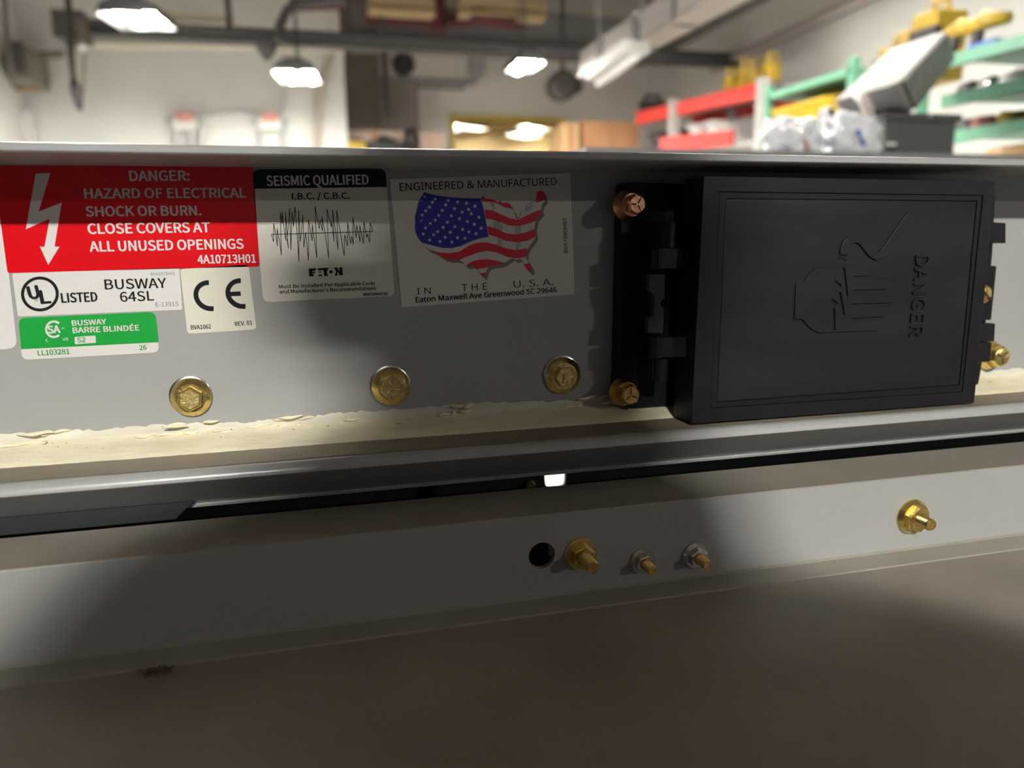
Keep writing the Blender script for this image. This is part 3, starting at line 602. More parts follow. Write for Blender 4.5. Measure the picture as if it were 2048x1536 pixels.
# right side tabs
YT = 0.345
MB().obox(at(1976, 444, YT), at(2012, 446, YT) - at(1976, 444, YT), at(1976, 485, YT) - at(1976, 444, YT), (0, 0.009, 0)).build('side_tab', blk, box, bevel=0.0004)
MB().poly([rounded(pls([(1960, 531), (1993, 532), (1982, 640), (1950, 640)], 0.352), 0.0012)], 0.352, 0.004, True).build('latch_bracket', blk, box)
MB().obox(at(1950, 648, YT), at(1991, 647, YT) - at(1950, 648, YT), at(1948, 684, YT) - at(1950, 648, YT), (0, 0.010, 0)).build('side_tab', blk, box, bevel=0.0004)
MB().obox(at(1946, 686, YT - .002), at(1984, 685, YT - .002) - at(1946, 686, YT - .002), at(1943, 725, YT - .002) - at(1946, 686, YT - .002), (0, 0.010, 0)).build('side_tab', blk, box, bevel=0.0004)
c = at(1966, 588, 0.352); sc_ = tag(empty('slotted_screw', c, 'small brass slotted screw in the bracket at the right of the black box', 'screw'), None)
r = dist((1966, 588), 16, 0.352)
MB().lathe([(r, 0), (r * 0.98, 0.0008), (r * 0.75, 0.0016), (r * 0.3, 0.0020)], 24, c).build('screw_head', brass_rod, sc_, ang=50)
u = Vector((math.cos(-0.7), math.sin(-0.7))) * r * 0.95; v = Vector((-u.y, u.x)).normalized() * r * 0.10
MB().poly([[(c.x + s * u.x + t * v.x, c.z + s * u.y + t * v.y) for s, t in ((-1, -1), (1, -1), (1, 1), (-1, 1))]], c.y - 0.0021, 0.0012).build('slot', dark_m, sc_)
# its fastening bolts
def tall_bolt(p, rpx, hexpx, hh, label, m, rotd, YY):
    c = at(*p, YY); R = dist(p, rpx, YY); hx = dist(p, hexpx, YY)
    t = empty('flange_bolt', c, label, 'bolt', 'bolts holding the black box')
    MB().lathe([(R, 0), (R, 0.0010), (R * 0.9, 0.002), (hx * 1.12, hh * 0.55), (hx * 0.8, hh * 0.55)], 36, c).build('flange', m, t, ang=25)
    r0 = math.radians(rotd)
    MB().lathe([(hx, hh * 0.4), (hx, hh - 0.0006), (hx * 0.9, hh), (hx * 0.8, hh)], 6, c, r0).build('hex_head', m, t)
    MB().lathe([(hx * 0.84, hh - 0.0004), (hx * 0.84, hh + 0.0002), (hx * 0.78, hh + 0.0004)], 24, c).build('head_face', m, t, ang=30)
    mb = MB(); px = Vector((c.x, c.z))
    for k in range(3):
        a = r0 + math.radians(120 * k + 20); u = Vector((math.cos(a), math.sin(a))); v = Vector((-u.y, u.x))
        mb.poly([[tuple(px + u * hx * a_ + v * hx * b_) for a_, b_ in ((.12, .06), (.7, .06), (.7, -.06), (.12, -.06))]], c.y - hh - 0.0005, 0.0002)
    mb.build('grade_marks', dark_m, t)
    return t
YW = PLY
tall_bolt((1253, 411), 28, 18.5, 0.0125, 'copper coloured bolt at the upper left corner of the black box', copper, 40, YW)
tall_bolt((1245, 783), 27, 19, 0.0105, 'bronze bolt at the lower left corner of the black box', bronze, 75, YW)
tall_bolt((1975, 709), 24, 17, 0.010, 'yellow bolt half hidden behind the right side tabs of the black box', brass, 20, YP)

# ================================================================== STUDS ON THE FLANGE
def stud(p, rpx, hexpx, rodpx, nut_h, rod_l, label, mn, mr, rotd, group):
    c = at(*p, YF); R = dist(p, rpx, YF); hx = dist(p, hexpx, YF); rr = dist(p, rodpx, YF)
    t = empty('flange_nut', c, label, 'nut', group)
    MB().lathe([(R, 0), (R, 0.0007), (R * 0.96, 0.0011), (hx * 1.15, nut_h * 0.5), (hx * 0.7, nut_h * 0.5)], 36, c).build('flange', mn, t, ang=25)
    MB().lathe([(hx, nut_h * 0.25), (hx, nut_h - 0.0006), (hx * 0.9, nut_h), (rr * 1.25, nut_h), (rr * 1.05, nut_h - 0.0006)], 6, c, math.radians(rotd)).build('hex_nut', mn, t)
    P_ = []; h = nut_h * 0.6; pitch = 0.0011
    while h < rod_l - 0.0012:
        P_ += [(rr * 0.78, h), (rr, h + pitch * 0.5)]; h += pitch
    P_ += [(rr * 0.84, h), (rr * 0.84, rod_l), (rr * 0.62, rod_l), (rr * 0.55, rod_l - 0.0004)]
    MB().lathe(P_, 24, c).build('threaded_stud', mr, t, ang=22)
    return t
stud((1161, 1108), 32, 24, 12.5, 0.0056, 0.0150, 'larger brass nut and stud beside the round hole in the flange', brass, brass_rod, 25, 'brass studs in the lower flange')
stud((1823.5, 1033), 30, 22, 10, 0.0056, 0.0125, 'brass nut and stud alone at the right end of the flange', brass, brass_rod, 40, 'brass studs in the lower flange')
stud((1284, 1122), 24.5, 18, 9.5, 0.0050, 0.0112, 'left of two small silver nuts in the flange, with brass stud', steel, brass_rod, 15, 'silver nuts in the lower flange')
stud((1390, 1111), 25, 18, 9.5, 0.0050, 0.0112, 'right of two small silver nuts in the flange, with brass stud', steel, brass_rod, 35, 'silver nuts in the lower flange')
# little brass screw in the dark slot
c = at(1058, 968, 0.36); sc2 = empty('slot_screw', c, 'tiny brass screw in the dark slot beside the bright opening', 'screw')
MB().lathe([(0.0016, 0), (0.0016, 0.001), (0.0026, 0.001), (0.0026, 0.003), (0.0020, 0.0034)], 12, c).build('screw_head', bronze, sc2)
MB().obox(c + Vector((-0.005, 0.0, -0.009)), (0.010, 0, 0), (0, 0.0015, 0), (0, 0, 0.012)).build('clip', steel_dark, sc2)

# ================================================================== BACKGROUND
grey_d = mat('dark_grey_metal', (0.065, 0.062, 0.065), 0.5)
grey_m = mat('mid_grey_metal', (0.20, 0.20, 0.21), 0.5)
cream_m = mat('cream_paint', (0.62, 0.58, 0.48), 0.6)
maroon = mat('maroon_pipe', (0.085, 0.012, 0.018), 0.5)
joist_m = mat('tan_joist', (0.48, 0.36, 0.20), 0.7)
red_m = mat('rack_red', (0.68, 0.055, 0.045), 0.45)
green_m = mat('shelf_green', (0.11, 0.31, 0.20), 0.45)
yel_m = mat('tool_yellow', (0.40, 0.26, 0.02), 0.5, var=0.25, scale=14)
bin_y = mat('bin_yellow', (0.66, 0.42, 0.02), 0.45, var=0.08, scale=8)
oliv = mat('dark_yellow', (0.30, 0.20, 0.035), 0.55, var=0.3, scale=20)
card = mat('cardboard', (0.48, 0.24, 0.115), 0.8, var=0.06, scale=5)
card_l = mat('cardboard_light', (0.62, 0.40, 0.20), 0.8, var=0.06, scale=5)
black_m = mat('black_item', (0.02, 0.02, 0.022), 0.5)
white_m = mat('white_item', (0.72, 0.71, 0.70), 0.5)
# --- overhead beam
YBM = 6.2
za, zb = at(400, 58, YBM).z, at(400, 80, YBM).z
xa = at(132, 70, YBM).x
beam = empty('steel_beam', (0.5, YBM, za), 'long dark grey steel beam crossing under the ceiling', 'beam')
MB().box((xa, YBM - 0.008, zb), (WALLX, YBM + 0.008, za)).build('web', grey_m, beam)
MB().box((xa, YBM - 0.07, zb - 0.012), (WALLX, YBM + 0.07, zb)).build('bottom_flange', grey_d, beam)
MB().box((xa, YBM - 0.07, za), (WALLX, YBM + 0.07, za + 0.012)).build('top_flange', grey_d, beam)
MB().box((xa - 0.05, YBM - 0.12, zb - 0.05), (xa + 0.14, YBM + 0.12, za + 0.05)).build('end_stop', grey_d, beam)
for px_ in (458, 692): MB().box((at(px_ - 6, 40, YBM).x, YBM - 0.03, za), (at(px_ + 6, 40, YBM).x, YBM + 0.03, CEIL)).build('hanger', grey_d, beam)
a = at(532, 86, YBM); MB().tube([a, a + Vector((0, 0, -0.05)), a + Vector((0.0, 0, -0.12))], [0.085, 0.07, 0.015], 10).build('trolley', grey_d, beam)
tag(MB().tube([at(180, 88, PART - 0.06), at(690, 96, PART - 0.06)], 0.035, 8).build('trim_1', cream_m), kind='structure')
tag(MB().tube([at(700, 94, BACK - 0.4), at(1250, 104, BACK - 0.4)], 0.05, 8).build('trim_2', cream_m), kind='structure')
# --- hanging drop cord with plug
dr = empty('cord_reel_drop', at(155, 60, 5.9), 'dark hanging cable drop with a plug at the left of the white wall', 'cable')
MB().tube([Vector((at(140, 40, 5.9).x, 5.9, CEIL)), at(140, 40, 5.9), at(140, 75, 5.9), at(143, 120, 5.9), at(148, 165, 5.9)], [0.022, 0.022, 0.028, 0.02, 0.016], 8).build('cable', mat('olive_cable', (0.035, 0.03, 0.018), 0.7), dr)
MB().tube([at(146, 160, 5.9), at(151, 176, 5.9), at(156, 196, 5.9), at(159, 214, 5.9), at(161, 222, 5.9)], [0.02, 0.034, 0.032, 0.018, 0.008], 10).build('plug', black_m, dr, smooth=True)
MB().tube([at(170, 50, 5.9), at(168, 120, 5.9), at(166, 190, 5.9)], 0.008, 6).build('pull_chain', mat('brown_chain', (0.16, 0.12, 0.07), 0.7), dr)
MB().box(tuple(at(138, 82, 5.9)), tuple(at(176, 40, 5.96))).build('reel_housing', mat('brown_grey', (0.10, 0.085, 0.07), 0.6), dr)
MB().lathe([(0.001, 0.02), (0.018, 0.014), (0.024, 0), (0.018, -0.014), (0.001, -0.02)], 12, at(166, 95, 5.85)).build('bulb', white_m, dr, smooth=True)
# --- unit heater at the left wall
uh = empty('unit_heater', at(50, 160, 6.6), 'grey box heater hung high on the left wall corner', 'heater')
hb = MB(); A = at(24, 165, 6.6); B = at(66, 96, 6.6); hb.box((A.x, 6.5, A.z), (B.x, 6.95, B.z)); hb.build('casing', mat('heater_grey', (0.16, 0.145, 0.115), 0.6), uh, bevel=0.02)
for i in range(5): MB().box((A.x + 0.03, 6.485, A.z + 0.05 + i * 0.045), (B.x - 0.03, 6.5, A.z + 0.075 + i * 0.045)).build('louver', grey_d, uh)
MB().tube([at(66, 112, 6.8), at(128, 108, 6.8)], 0.03, 8).build('duct_pipe', mat('heater_grey'  , ()), uh) if False else MB().tube([at(66, 112, 6.8), at(128, 108, 6.8)], 0.03, 8).build('duct_pipe', MATS['heater_grey'], uh)
MB().tube([at(30, 176, 6.8), at(88, 174, 6.8)], 0.022, 8).build('bracket', mat('brown_bracket', (0.28, 0.16, 0.06), 0.6), uh)
tag(MB().tube([at(8, -10, 6.0), at(14, 70, 6.0), at(26, 172, 6.0)], 0.014, 8).build('wall_conduit', mat('brown_grey'  , (0.10, 0.085, 0.07), 0.6)), 'thin brown conduit running down the left wall', 'conduit')
# --- louvred panel low on left wall
lp = empty('louvre_panel', at(22, 275, 6.4), 'small grey slatted panel at the left edge above the busway', 'panel')
A, B = at(-12, 310, 6.9), at(44, 240, 6.9)
MB().poly([[(A.x, A.z), (B.x, A.z), (B.x, B.z), (A.x, B.z)]], 6.9, 0.05).build('frame', mat('panel_grey', (0.42, 0.42, 0.43), 0.6), lp)
for i in range(4): MB().box((A.x + 0.03 + i * 0.06, 6.88, A.z), (A.x + 0.055 + i * 0.06, 6.9, B.z - 0.03)).build('slat', white_m, lp)
tag(MB().box((at(52, 300, 6.9).x, 6.86, 0), (at(74, 300, 6.9).x, 6.98, at(60, 222, 6.9).z)).build('trim_3', wall_w), kind='structure')
# --- switch boxes on the white wall
def sw(px_, label, px2):
    t = empty('switch_box', at(px_, 245, PART), label, 'switch box', 'switch boxes on the white wall')
    A, B = at(px_ - 22, 262, PART), at(px_ + 22, 238, PART)
    MB().box((A.x, PART - 0.09, A.z), (B.x, PART, B.z)).build('case', mat('switch_white', (0.62, 0.63, 0.60), 0.5), t, bevel=0.008)
    MB().box((A.x + 0.03, PART - 0.105, B.z - 0.035), (B.x - 0.02, PART - 0.02, B.z + 0.035)).build('red_label', mat('label_red', (0.52, 0.22, 0.18), 0.5), t)
    for q in px2: MB().tube([at(q, 250, PART - 0.05), at(q + 4, 420, PART - 0.05)], 0.022, 8).build('conduit', mat('conduit_grey', (0.42, 0.42, 0.42), 0.5, metal=0.3), t)
    MB().box((A.x - 0.06, PART - 0.06, B.z - 0.04), (B.x + 0.05, PART, B.z - 0.01)).build('bracket', mat('bracket_green', (0.36, 0.42, 0.38), 0.5), t)
sw(372, 'left white switch box with red label on the white wall', (352, 382, 402)); sw(540, 'right white switch box with red label on the white wall', (520, 566))
cb = empty('conduit_run', at(470, 230, PART), 'thin grey conduit looping between the two switch boxes up to the lamp', 'conduit')
MB().tube([at(385, 234, PART - .05), at(430, 226, PART - .05), at(480, 220, PART - .05), at(525, 228, PART - .05)], 0.014, 6).build('conduit', MATS['conduit_grey'], cb)
MB().tube([at(556, 232, PART - .05), at(568, 210, PART - .05), at(570, 160, PART - .05), at(566, 100, PART - .05)], 0.012, 6).build('conduit', MATS['conduit_grey'], cb)
tag(MB().tube([at(634, 300, PART - .04), at(636, 190, PART - .04), at(665, 100, PART - .04)], 0.028, 8).build('downpipe', mat('pipe_beige', (0.42, 0.37, 0.32), 0.6)), 'beige pipe bending down the right end of the white wall', 'pipe')
tag(MB().tube([at(556, 80, 6.0), at(560, 50, 6.0), at(575, 20, 6.0), at(600, 6, 6.0), at(690, -2, 6.0)], 0.035, 10).build('duct_elbow', grey_d), 'dark curved conduit dropping from the ceiling to the beam', 'conduit')
# --- sprinkler pipes
def pipe(pts, r, label, m=maroon, Y=6.6, cat='pipe', nm='sprinkler_pipe', g='maroon sprinkler pipes'):
    return tag(MB().tube([at(x, y, Y) for x, y in pts], r, 10).build(nm, m), label, cat, g)
pipe([(580, 10), (700, 4)], 0.05, 'maroon pipe left of the maroon upright at top centre left')
pipe([(688, -20), (692, 66)], 0.05, 'maroon upright pipe standing over the beam at the wall end', Y=6.8)
pipe([(730, 38), (870, 46), (980, 40), (1050, 52)], 0.05, 'maroon pipe running level above the beam at top centre', Y=7.2)
pipe([(872, -15), (878, 62)], 0.075, 'thick maroon upright pipe at the top centre', Y=7.0)
pipe([(940, 30), (1030, 44)], 0.075, 'short thick maroon pipe right of the thick upright', Y=6.9)
for i, (x0, x1, y) in enumerate([(735, 868, 6), (918, 1088, 13)]):
    A, B = at(x0, y + 7, 6.9), at(x1, y - 7, 6.9)
    tag(MB().box((A.x, 6.85, A.z), (B.x, 7.0, B.z)).box((A.x, 6.82, A.z - 0.05), (B.x, 7.0, A.z - 0.02)).build('ceiling_joist', joist_m), ['tan wooden joist left of the thick maroon upright', 'tan wooden joist right of the thick maroon upright'][i], 'joist', 'tan joists at the ceiling')
A, B = at(300, 38, 6.6), at(470, 26, 6.6)
tag(MB().box((A.x, 6.6, A.z), (B.x, 6.7, B.z)).box((A.x, 6.58, A.z - 0.02), (B.x, 6.72, A.z)).build('ceiling_joist', cream_m), 'pale joist right of the twin tube light', 'joist', 'tan joists at the ceiling')
A, B = at(700, 62, 7.3), at(1280, 38, 7.3)
tag(MB().box((A.x, 7.3, A.z - .03), (B.x, 7.45, B.z)).box((A.x, 7.24, A.z - .05), (B.x, 7.5, A.z - .03)).build('trim_4', grey_m), kind='structure')
# --- duct on the back wall
du = empty('air_duct', at(940, 130, BACK - .3), 'grey air duct with a square end box on the back wall', 'duct')
A, B = at(936, 155, BACK - 0.4), at(966, 104, BACK - 0.4)
MB().box((A.x, BACK - 0.5, A.z), (B.x, BACK - 0.02, B.z)).build('end_box', mat('duct_grey', (0.26, 0.25, 0.25), 0.5), du, bevel=0.01)
A, B = at(760, 152, BACK - 0.4), at(938, 108, BACK - 0.4)
MB().box((A.x, BACK - 0.4, A.z), (B.x, BACK - 0.03, B.z)).build('duct', mat('duct_pale', (0.50, 0.46, 0.42), 0.6), du)
MB().box((A.x, BACK - 0.42, A.z - 0.03), (B.x, BACK - 0.05, A.z)).build('lip', grey_m, du)
MB().lathe([(0.07, 0.03), (0.1, 0.0), (0.1, -0.05)], 14, at(808, 128, BACK - 0.45)).build('fan_inlet', black_m, du)
pipe([(768, 96), (772, 170), (778, 240)], 0.03, 'dark vertical pipe in the shadowed recess', grey_d, BACK - 0.56, 'pipe', 'recess_pipe', None)
pipe([(758, 0), (766, 96)], 0.03, 'dark rod hanging from the ceiling left of the thick maroon upright', grey_d, 7.0, 'rod', 'hanging_rod', None)
# items at the foot of recess
def carton(a, b, Y, dy, m, label, flap=True, g='cartons by the back wall'):
    A, B = at(*a, Y), at(*b, Y); t = empty('carton', ((A.x + B.x) / 2, Y, A.z), label, 'carton', g)
    A.z = 0; MB().box((A.x, Y, 0), (B.x, Y + dy, B.z)).build('box_body', m, t)
    if flap:
        MB().obox((A.x, Y, B.z), (B.x - A.x, 0, 0), (0, dy * 0.48, 0.012), (0, 0, 0.006)).build('flap', m, t)
        MB().obox((A.x, Y + dy, B.z), (B.x - A.x, 0, 0), (0, -dy * 0.48, 0.012), (0, 0, 0.006)).build('flap', m, t)
        MB().box(((A.x + B.x) / 2 - 0.03, Y - 0.002, A.z), ((A.x + B.x) / 2 + 0.03, Y, B.z)).build('tape', mat('tape_brown', (0.42, 0.22, 0.11), 0.35), t)
    return t
pinkish = mat('carton_pinkish', (0.50, 0.38, 0.32), 0.8)
carton((690, 330), (812, 264), 7.3, 0.32, pinkish, 'wide pale pinkish carton in front of the shadowed recess')
carton((842, 330), (890, 268), 7.4, 0.3, pinkish, 'narrow pinkish carton left of the yellow window')
dk = empty('dark_tool_bag', at(800, 300, 7.1), 'dark lumpy tool bag on the cartons below the recess', 'bag')
def lump(c, r, m, name, parent, seed=0, sub=2, sc=(1, 1, 1), amp=0.25):
    random.seed(seed); bm = bmesh.new(); bmesh.ops.create_icosphere(bm, subdivisions=sub, radius=1)
    for v in bm.verts:
        n = v.co.normalized(); k = 1 + amp * (math.sin(5 * n.x + seed) * math.sin(4 * n.y + 2 * seed) + 0.6 * math.sin(9 * n.z + seed) * math.sin(8 * n.x)) 
        v.co = Vector((n.x * r * sc[0], n.y * r * sc[1], n.z * r * sc[2])) * k + Vector(c)
    me = bpy.data.meshes.new(name); bm.to_mesh(me); bm.free(); me.materials.append(m)
    for p in me.polygons: p.use_smooth = True
    return link(name, me, parent)
lump(at(770, 292, 7.1), 0.1, black_m, 'bag_body', dk, 1, 2, (2.0, 1, 0.6)); lump(at(822, 276, 7.1), 0.08, black_m, 'bag_top', dk, 2, 2, (0.8, 0.8, 1.2))
MB().tube([at(745, 288, 7.1), at(765, 272, 7.1), at(790, 282, 7.1)], 0.015, 6).build('handle', black_m, dk)
yb = empty('yellow_case', at(712, 300, 7.0), 'yellow case peeking over the busway in the recess', 'case')
A, B = at(694, 320, 7.0), at(732, 283, 7.0); MB().box((A.x, 7.0, A.z), (B.x, 7.2, B.z)).build('shell', yel_m, yb, bevel=0.02); MB().tube([at(704, 284, 7.05), at(706, 279, 7.05), at(722, 279, 7.05), at(724, 284, 7.05)], 0.01, 6).build('handle', black_m, yb)
carton((1168, 330), (1278, 246), 6.6, 0.6, card, 'brown cardboard carton right of the yellow window')
carton((1126, 330), (1158, 248), 6.62, 0.35, card_l, 'lighter narrow carton between the window and the brown carton')
# --- right: cable tray, rail and wall pipe along the wall
def along(p, q, X, r, label, m, cat, nm, parts=None):
    return tag(MB().tube([atx(*p, X), atx(*q, X)], r, 10).build(nm, m), label, cat)
ct = empty('ceiling_duct', atx(1300, 60, 2.2), 'long white ceiling duct running away along the right side', 'duct')
a, b = atx(1160, 150, 2.0), atx(1470, -30, 2.0)
dv = (b - a); MB().obox(a, dv, (0.13, 0, 0), (0, 0, 0.16)).build('duct_shell', mat('duct_white', (0.44, 0.41, 0.40), 0.55), ct)
MB().obox(a + Vector((-0.02, 0, -0.02)), dv, (0.17, 0, 0), (0, 0, 0.02)).build('lip', mat('duct_shade', (0.34, 0.30, 0.27), 0.6), ct)
for k in (0.2, 0.45, 0.7): MB().obox(a + dv * k + Vector((-0.012, 0, -0.03)), dv * 0.012, (0.155, 0, 0), (0, 0, 0.2)).build('seam_band', grey_m, ct)
un = empty('unlit_tube_light', atx(1200, 130, 1.75), 'unlit white strip light hanging along the duct at right', 'light')
a, b = atx(1172, 160, 1.75), atx(1246, 102, 1.75); dv = b - a
MB().obox(a, dv, (0.16, 0, 0), (0, 0, 0.06)).build('housing', white_en, un); MB().tube([a + Vector((0.08, 0, -0.02)), b + Vector((0.08, 0, -0.02))], 0.02, 8).build('tube', white_m, un)
MB().tube([a + Vector((0.08, 0.02, 0.05)), Vector((a.x + 0.08, a.y + 0.02, CEIL))], 0.008, 6).build('hanger', grey_d, un); MB().tube([b + Vector((0.08, -0.02, 0.05)), Vector((b.x + 0.08, b.y - 0.02, CEIL))], 0.008, 6).build('hanger', grey_d, un)
fan = empty('duct_fan', at(1130, 168, 7.0), 'dark round fan at the far end of the strip light', 'fan'); MB().lathe([(0.09, 0.1), (0.13, 0.06), (0.13, -0.1), (0.08, -0.14)], 14, at(1125, 172, 7.0)).build('drum', mat('fan_dark', (0.10, 0.095, 0.09), 0.5), fan, ang=40); MB().tube([at(1125, 160, 7.0), Vector((at(1125, 160, 7.0).x, 7.0, CEIL))], 0.02, 6).build('hanger', grey_d, fan); MB().lathe([(0.05, 0.04), (0.07, 0.0), (0.06, -0.06)], 12, at(1152, 172, 7.0)).build('motor', grey_d, fan)
rl = empty('overhead_rail', atx(1380, 70, 2.9), 'dark overhead rail running along below the ceiling at right', 'rail')
a, b = atx(1268, 130, 2.9), atx(1520, -8, 2.9); dv = b - a
MB().obox(a, dv, (0.05, 0, 0), (0, 0, 0.10)).build('web', grey_d, rl); MB().obox(a + Vector((-0.03, 0, -0.015)), dv, (0.11, 0, 0), (0, 0, 0.015)).build('bottom_flange', grey_d, rl)
for k in (0.12, 0.4): MB().tube([a + dv * k + Vector((0.02, 0, 0.1)), a + dv * k + Vector((0.02, 0, 0.75))], 0.014, 6).build('hanger', grey_m, rl)
along((1425, 137), (1765, -20), 3.56, 0.04, 'grey pipe fixed high along the right wall', mat('wall_pipe', (0.40, 0.36, 0.34), 0.6), 'pipe', 'wall_pipe')
# --- red rack
rk = empty('red_pallet_rack', (2.9, 5.2, 0), 'pallet rack with red beams and pale uprights by the right wall', 'rack')
zr = at(1275, 240, 6.0).z
def rbeam(p, q, z, h, m=red_m):
    a, b = atz(*p, z), atz(*q, z); s = (b - a); n = Vector((s.y, -s.x, 0)).normalized() * -0.05
    MB().obox(a, s, n, (0, 0, h)).build('beam', m, rk)
    MB().obox(a + Vector((0, 0, h)), s, n * 1.6, (0, 0, 0.012)).build('beam_lip', m, rk); return a, b
A, B = rbeam((1272, 249), (1532, 192), zr, 0.085)
dvx = Vector((0.5, 0, 0))
MB().obox(A + dvx, B - A, (0.05, 0, 0), (0, 0, 0.085)).build('beam', red_m, rk)
A2, B2 = rbeam((1320, 303), (1462, 290), atz(1400, 303, 1).z if False else at(1320, 303, 5.6).z, 0.09)
for t_ in (0.34, 0.98):
    for o_ in (Vector((0, 0, 0)), dvx):
        p = A + (B - A) * t_ + o_; MB().box((p.x - 0.035, p.y - 0.03, 0), (p.x + 0.035, p.y + 0.03, zr + 0.12)).build('upright', mat('upright_grey', (0.50, 0.49, 0.48), 0.5), rk)
MB().obox(A + Vector((0.02, 0, 0.07)), B - A, (0.5, 0, 0), (0, 0, 0.015)).build('deck', grey_m, rk)
MB().obox(A + Vector((0.05, 0, -0.28)), B - A, (0.45, 0, 0), (0, 0, 0.012)).build('deck', white_m, rk)
random.seed(5)
def along_rack(t_): return A + (B - A) * t_
for i, (t_, w, h, m, nm, lb, ct_) in enumerate([(0.02, 0.22, 0.12, black_m, 'tool_bag', 'black bag at the far end on top of the red rack', 'bag'), (0.66, 0.10, 0.16, yel_m, 'yellow_tool', 'first yellow tool on the red rack counting from its far end', 'tool'), (0.76, 0.08, 0.20, yel_m, 'yellow_tool', 'tall yellow tool in the middle of the rack top group', 'tool'), (0.84, 0.14, 0.17, oliv, 'brown_tool', 'brown tool beside the tall yellow tool on the rack', 'tool'), (0.93, 0.10, 0.19, yel_m, 'yellow_tool', 'yellow tool at the near end on top of the red rack', 'tool')]):
    p = along_rack(t_) + Vector((0.12, 0, 0.10)); t = empty(nm, p, lb, ct_, 'tools on top of the red rack')
    MB().box((p.x - w / 2, p.y - 0.045, p.z), (p.x + w / 2, p.y + 0.045, p.z + h * 0.7)).build('case', m, t, bevel=0.015)
    MB().tube([p + Vector((-w * .3, 0, h * .7)), p + Vector((-w * .3, 0, h)), p + Vector((w * .3, 0, h)), p + Vector((w * .3, 0, h * .7))], 0.014, 6).build('handle', m, t)
for i, t_ in enumerate((0.12, 0.24, 0.45, 0.58)):
    p = along_rack(t_) + Vector((0.15, 0, -0.268)); t = empty('storage_bin', p, ['dark bin farthest along the lower deck of the red rack', 'second bin on the lower deck of the red rack', 'pale bin beside the rack upright', 'pale bin nearest on the lower deck of the red rack'][i], 'bin', 'bins on the lower deck of the red rack')
    mm = [grey_d, steel_dark, white_m, white_m][i]
    MB().box((p.x - 0.1, p.y - 0.07, p.z), (p.x + 0.25, p.y + 0.07, p.z + 0.17)).build('bin_body', mm, t, bevel=0.015); MB().box((p.x - 0.12, p.y - 0.075, p.z + 0.16), (p.x + 0.26, p.y + 0.075, p.z + 0.185)).build('rim', mm, t)
# --- green shelf, far bay with yellow bins
gf = empty('green_shelf', (2.7, 4.0, 0), 'green shelf bay holding the row of yellow bins', 'shelving')
XG = 2.62
za = atx(1560, 192, XG).z
p0, p1 = atx(1532, 205, XG), atx(1700, 160, XG)
MB().box((XG, min(p0.y, p1.y), za), (XG + 0.45, max(p0.y, p1.y), za + 0.035)).build('shelf_board', green_m, gf)
zb2 = atx(1600, 246, XG).z
MB().box((XG, min(p0.y, p1.y), zb2 - 0.035), (XG + 0.45, max(p0.y, p1.y), zb2)).build('shelf_board', green_m, gf)
for y in (p0.y, p1.y):
    for x in (XG + 0.02, XG + 0.43): MB().box((x - 0.02, y - 0.02, 0), (x + 0.02, y + 0.02, za + 0.08)).build('post', green_m, gf)
yb0, yb1 = atx(1548, 230, XG).y, atx(1655, 230, XG).y
for i in range(5):
    y = yb0 + (yb1 - yb0) * (i + 0.5) / 5; w = abs(yb1 - yb0) / 5 * 0.46
    t = empty('yellow_bin', (XG + 0.15, y, zb2), ['yellow bin at the far end of the yellow row', 'second yellow bin from the far end of the row', 'middle yellow bin of the row on the green shelf', 'fourth yellow bin from the far end of the row', 'yellow bin nearest the grey case in the row'][i], 'bin', 'yellow bins on the green shelf')
    MB().add([(XG + 0.02, y - w, zb2), (XG + 0.02, y + w, zb2), (XG + 0.32, y + w, zb2), (XG + 0.32, y - w, zb2), (XG - 0.01, y - w * 1.05, zb2 + 0.1), (XG - 0.01, y + w * 1.05, zb2 + 0.1), (XG + 0.34, y + w * 1.05, zb2 + 0.17), (XG + 0.34, y - w * 1.05, zb2 + 0.17)], [(0, 1, 2, 3), (0, 1, 5, 4), (1, 2, 6, 5), (2, 3, 7, 6), (3, 0, 4, 7)]).build('bin_body', bin_y, t)
    MB().box((XG - 0.02, y - w * 1.05, zb2 + 0.085), (XG, y + w * 1.05, zb2 + 0.10)).build('front_lip', bin_y, t)
# --- green shelf unit at the right edge
g2_ = empty('green_shelf', (2.3, 2.2, 0), 'tall green shelving at the right edge of the photo', 'shelving')
XS = 2.05
zs = [atx(1960, 104, XS).z, atx(1960, 186, XS).z, atx(1960, 264, XS).z]
ys0, ys1 = atx(1888, 186, XS).y, 0.9
for z in zs:
    MB().box((XS, ys1, z), (XS + 0.5, ys0, z + 0.012)).build('shelf_board', green_m, g2_)
    MB().box((XS - 0.01, ys1, z - 0.022), (XS + 0.015, ys0, z + 0.016)).build('front_lip', green_m, g2_)
for x in (XS + 0.03, XS + 0.47): MB().box((x - 0.02, ys0 - 0.74, 0), (x + 0.02, ys0 - 0.70, zs[0] + 0.3)).build('post', green_m, g2_)
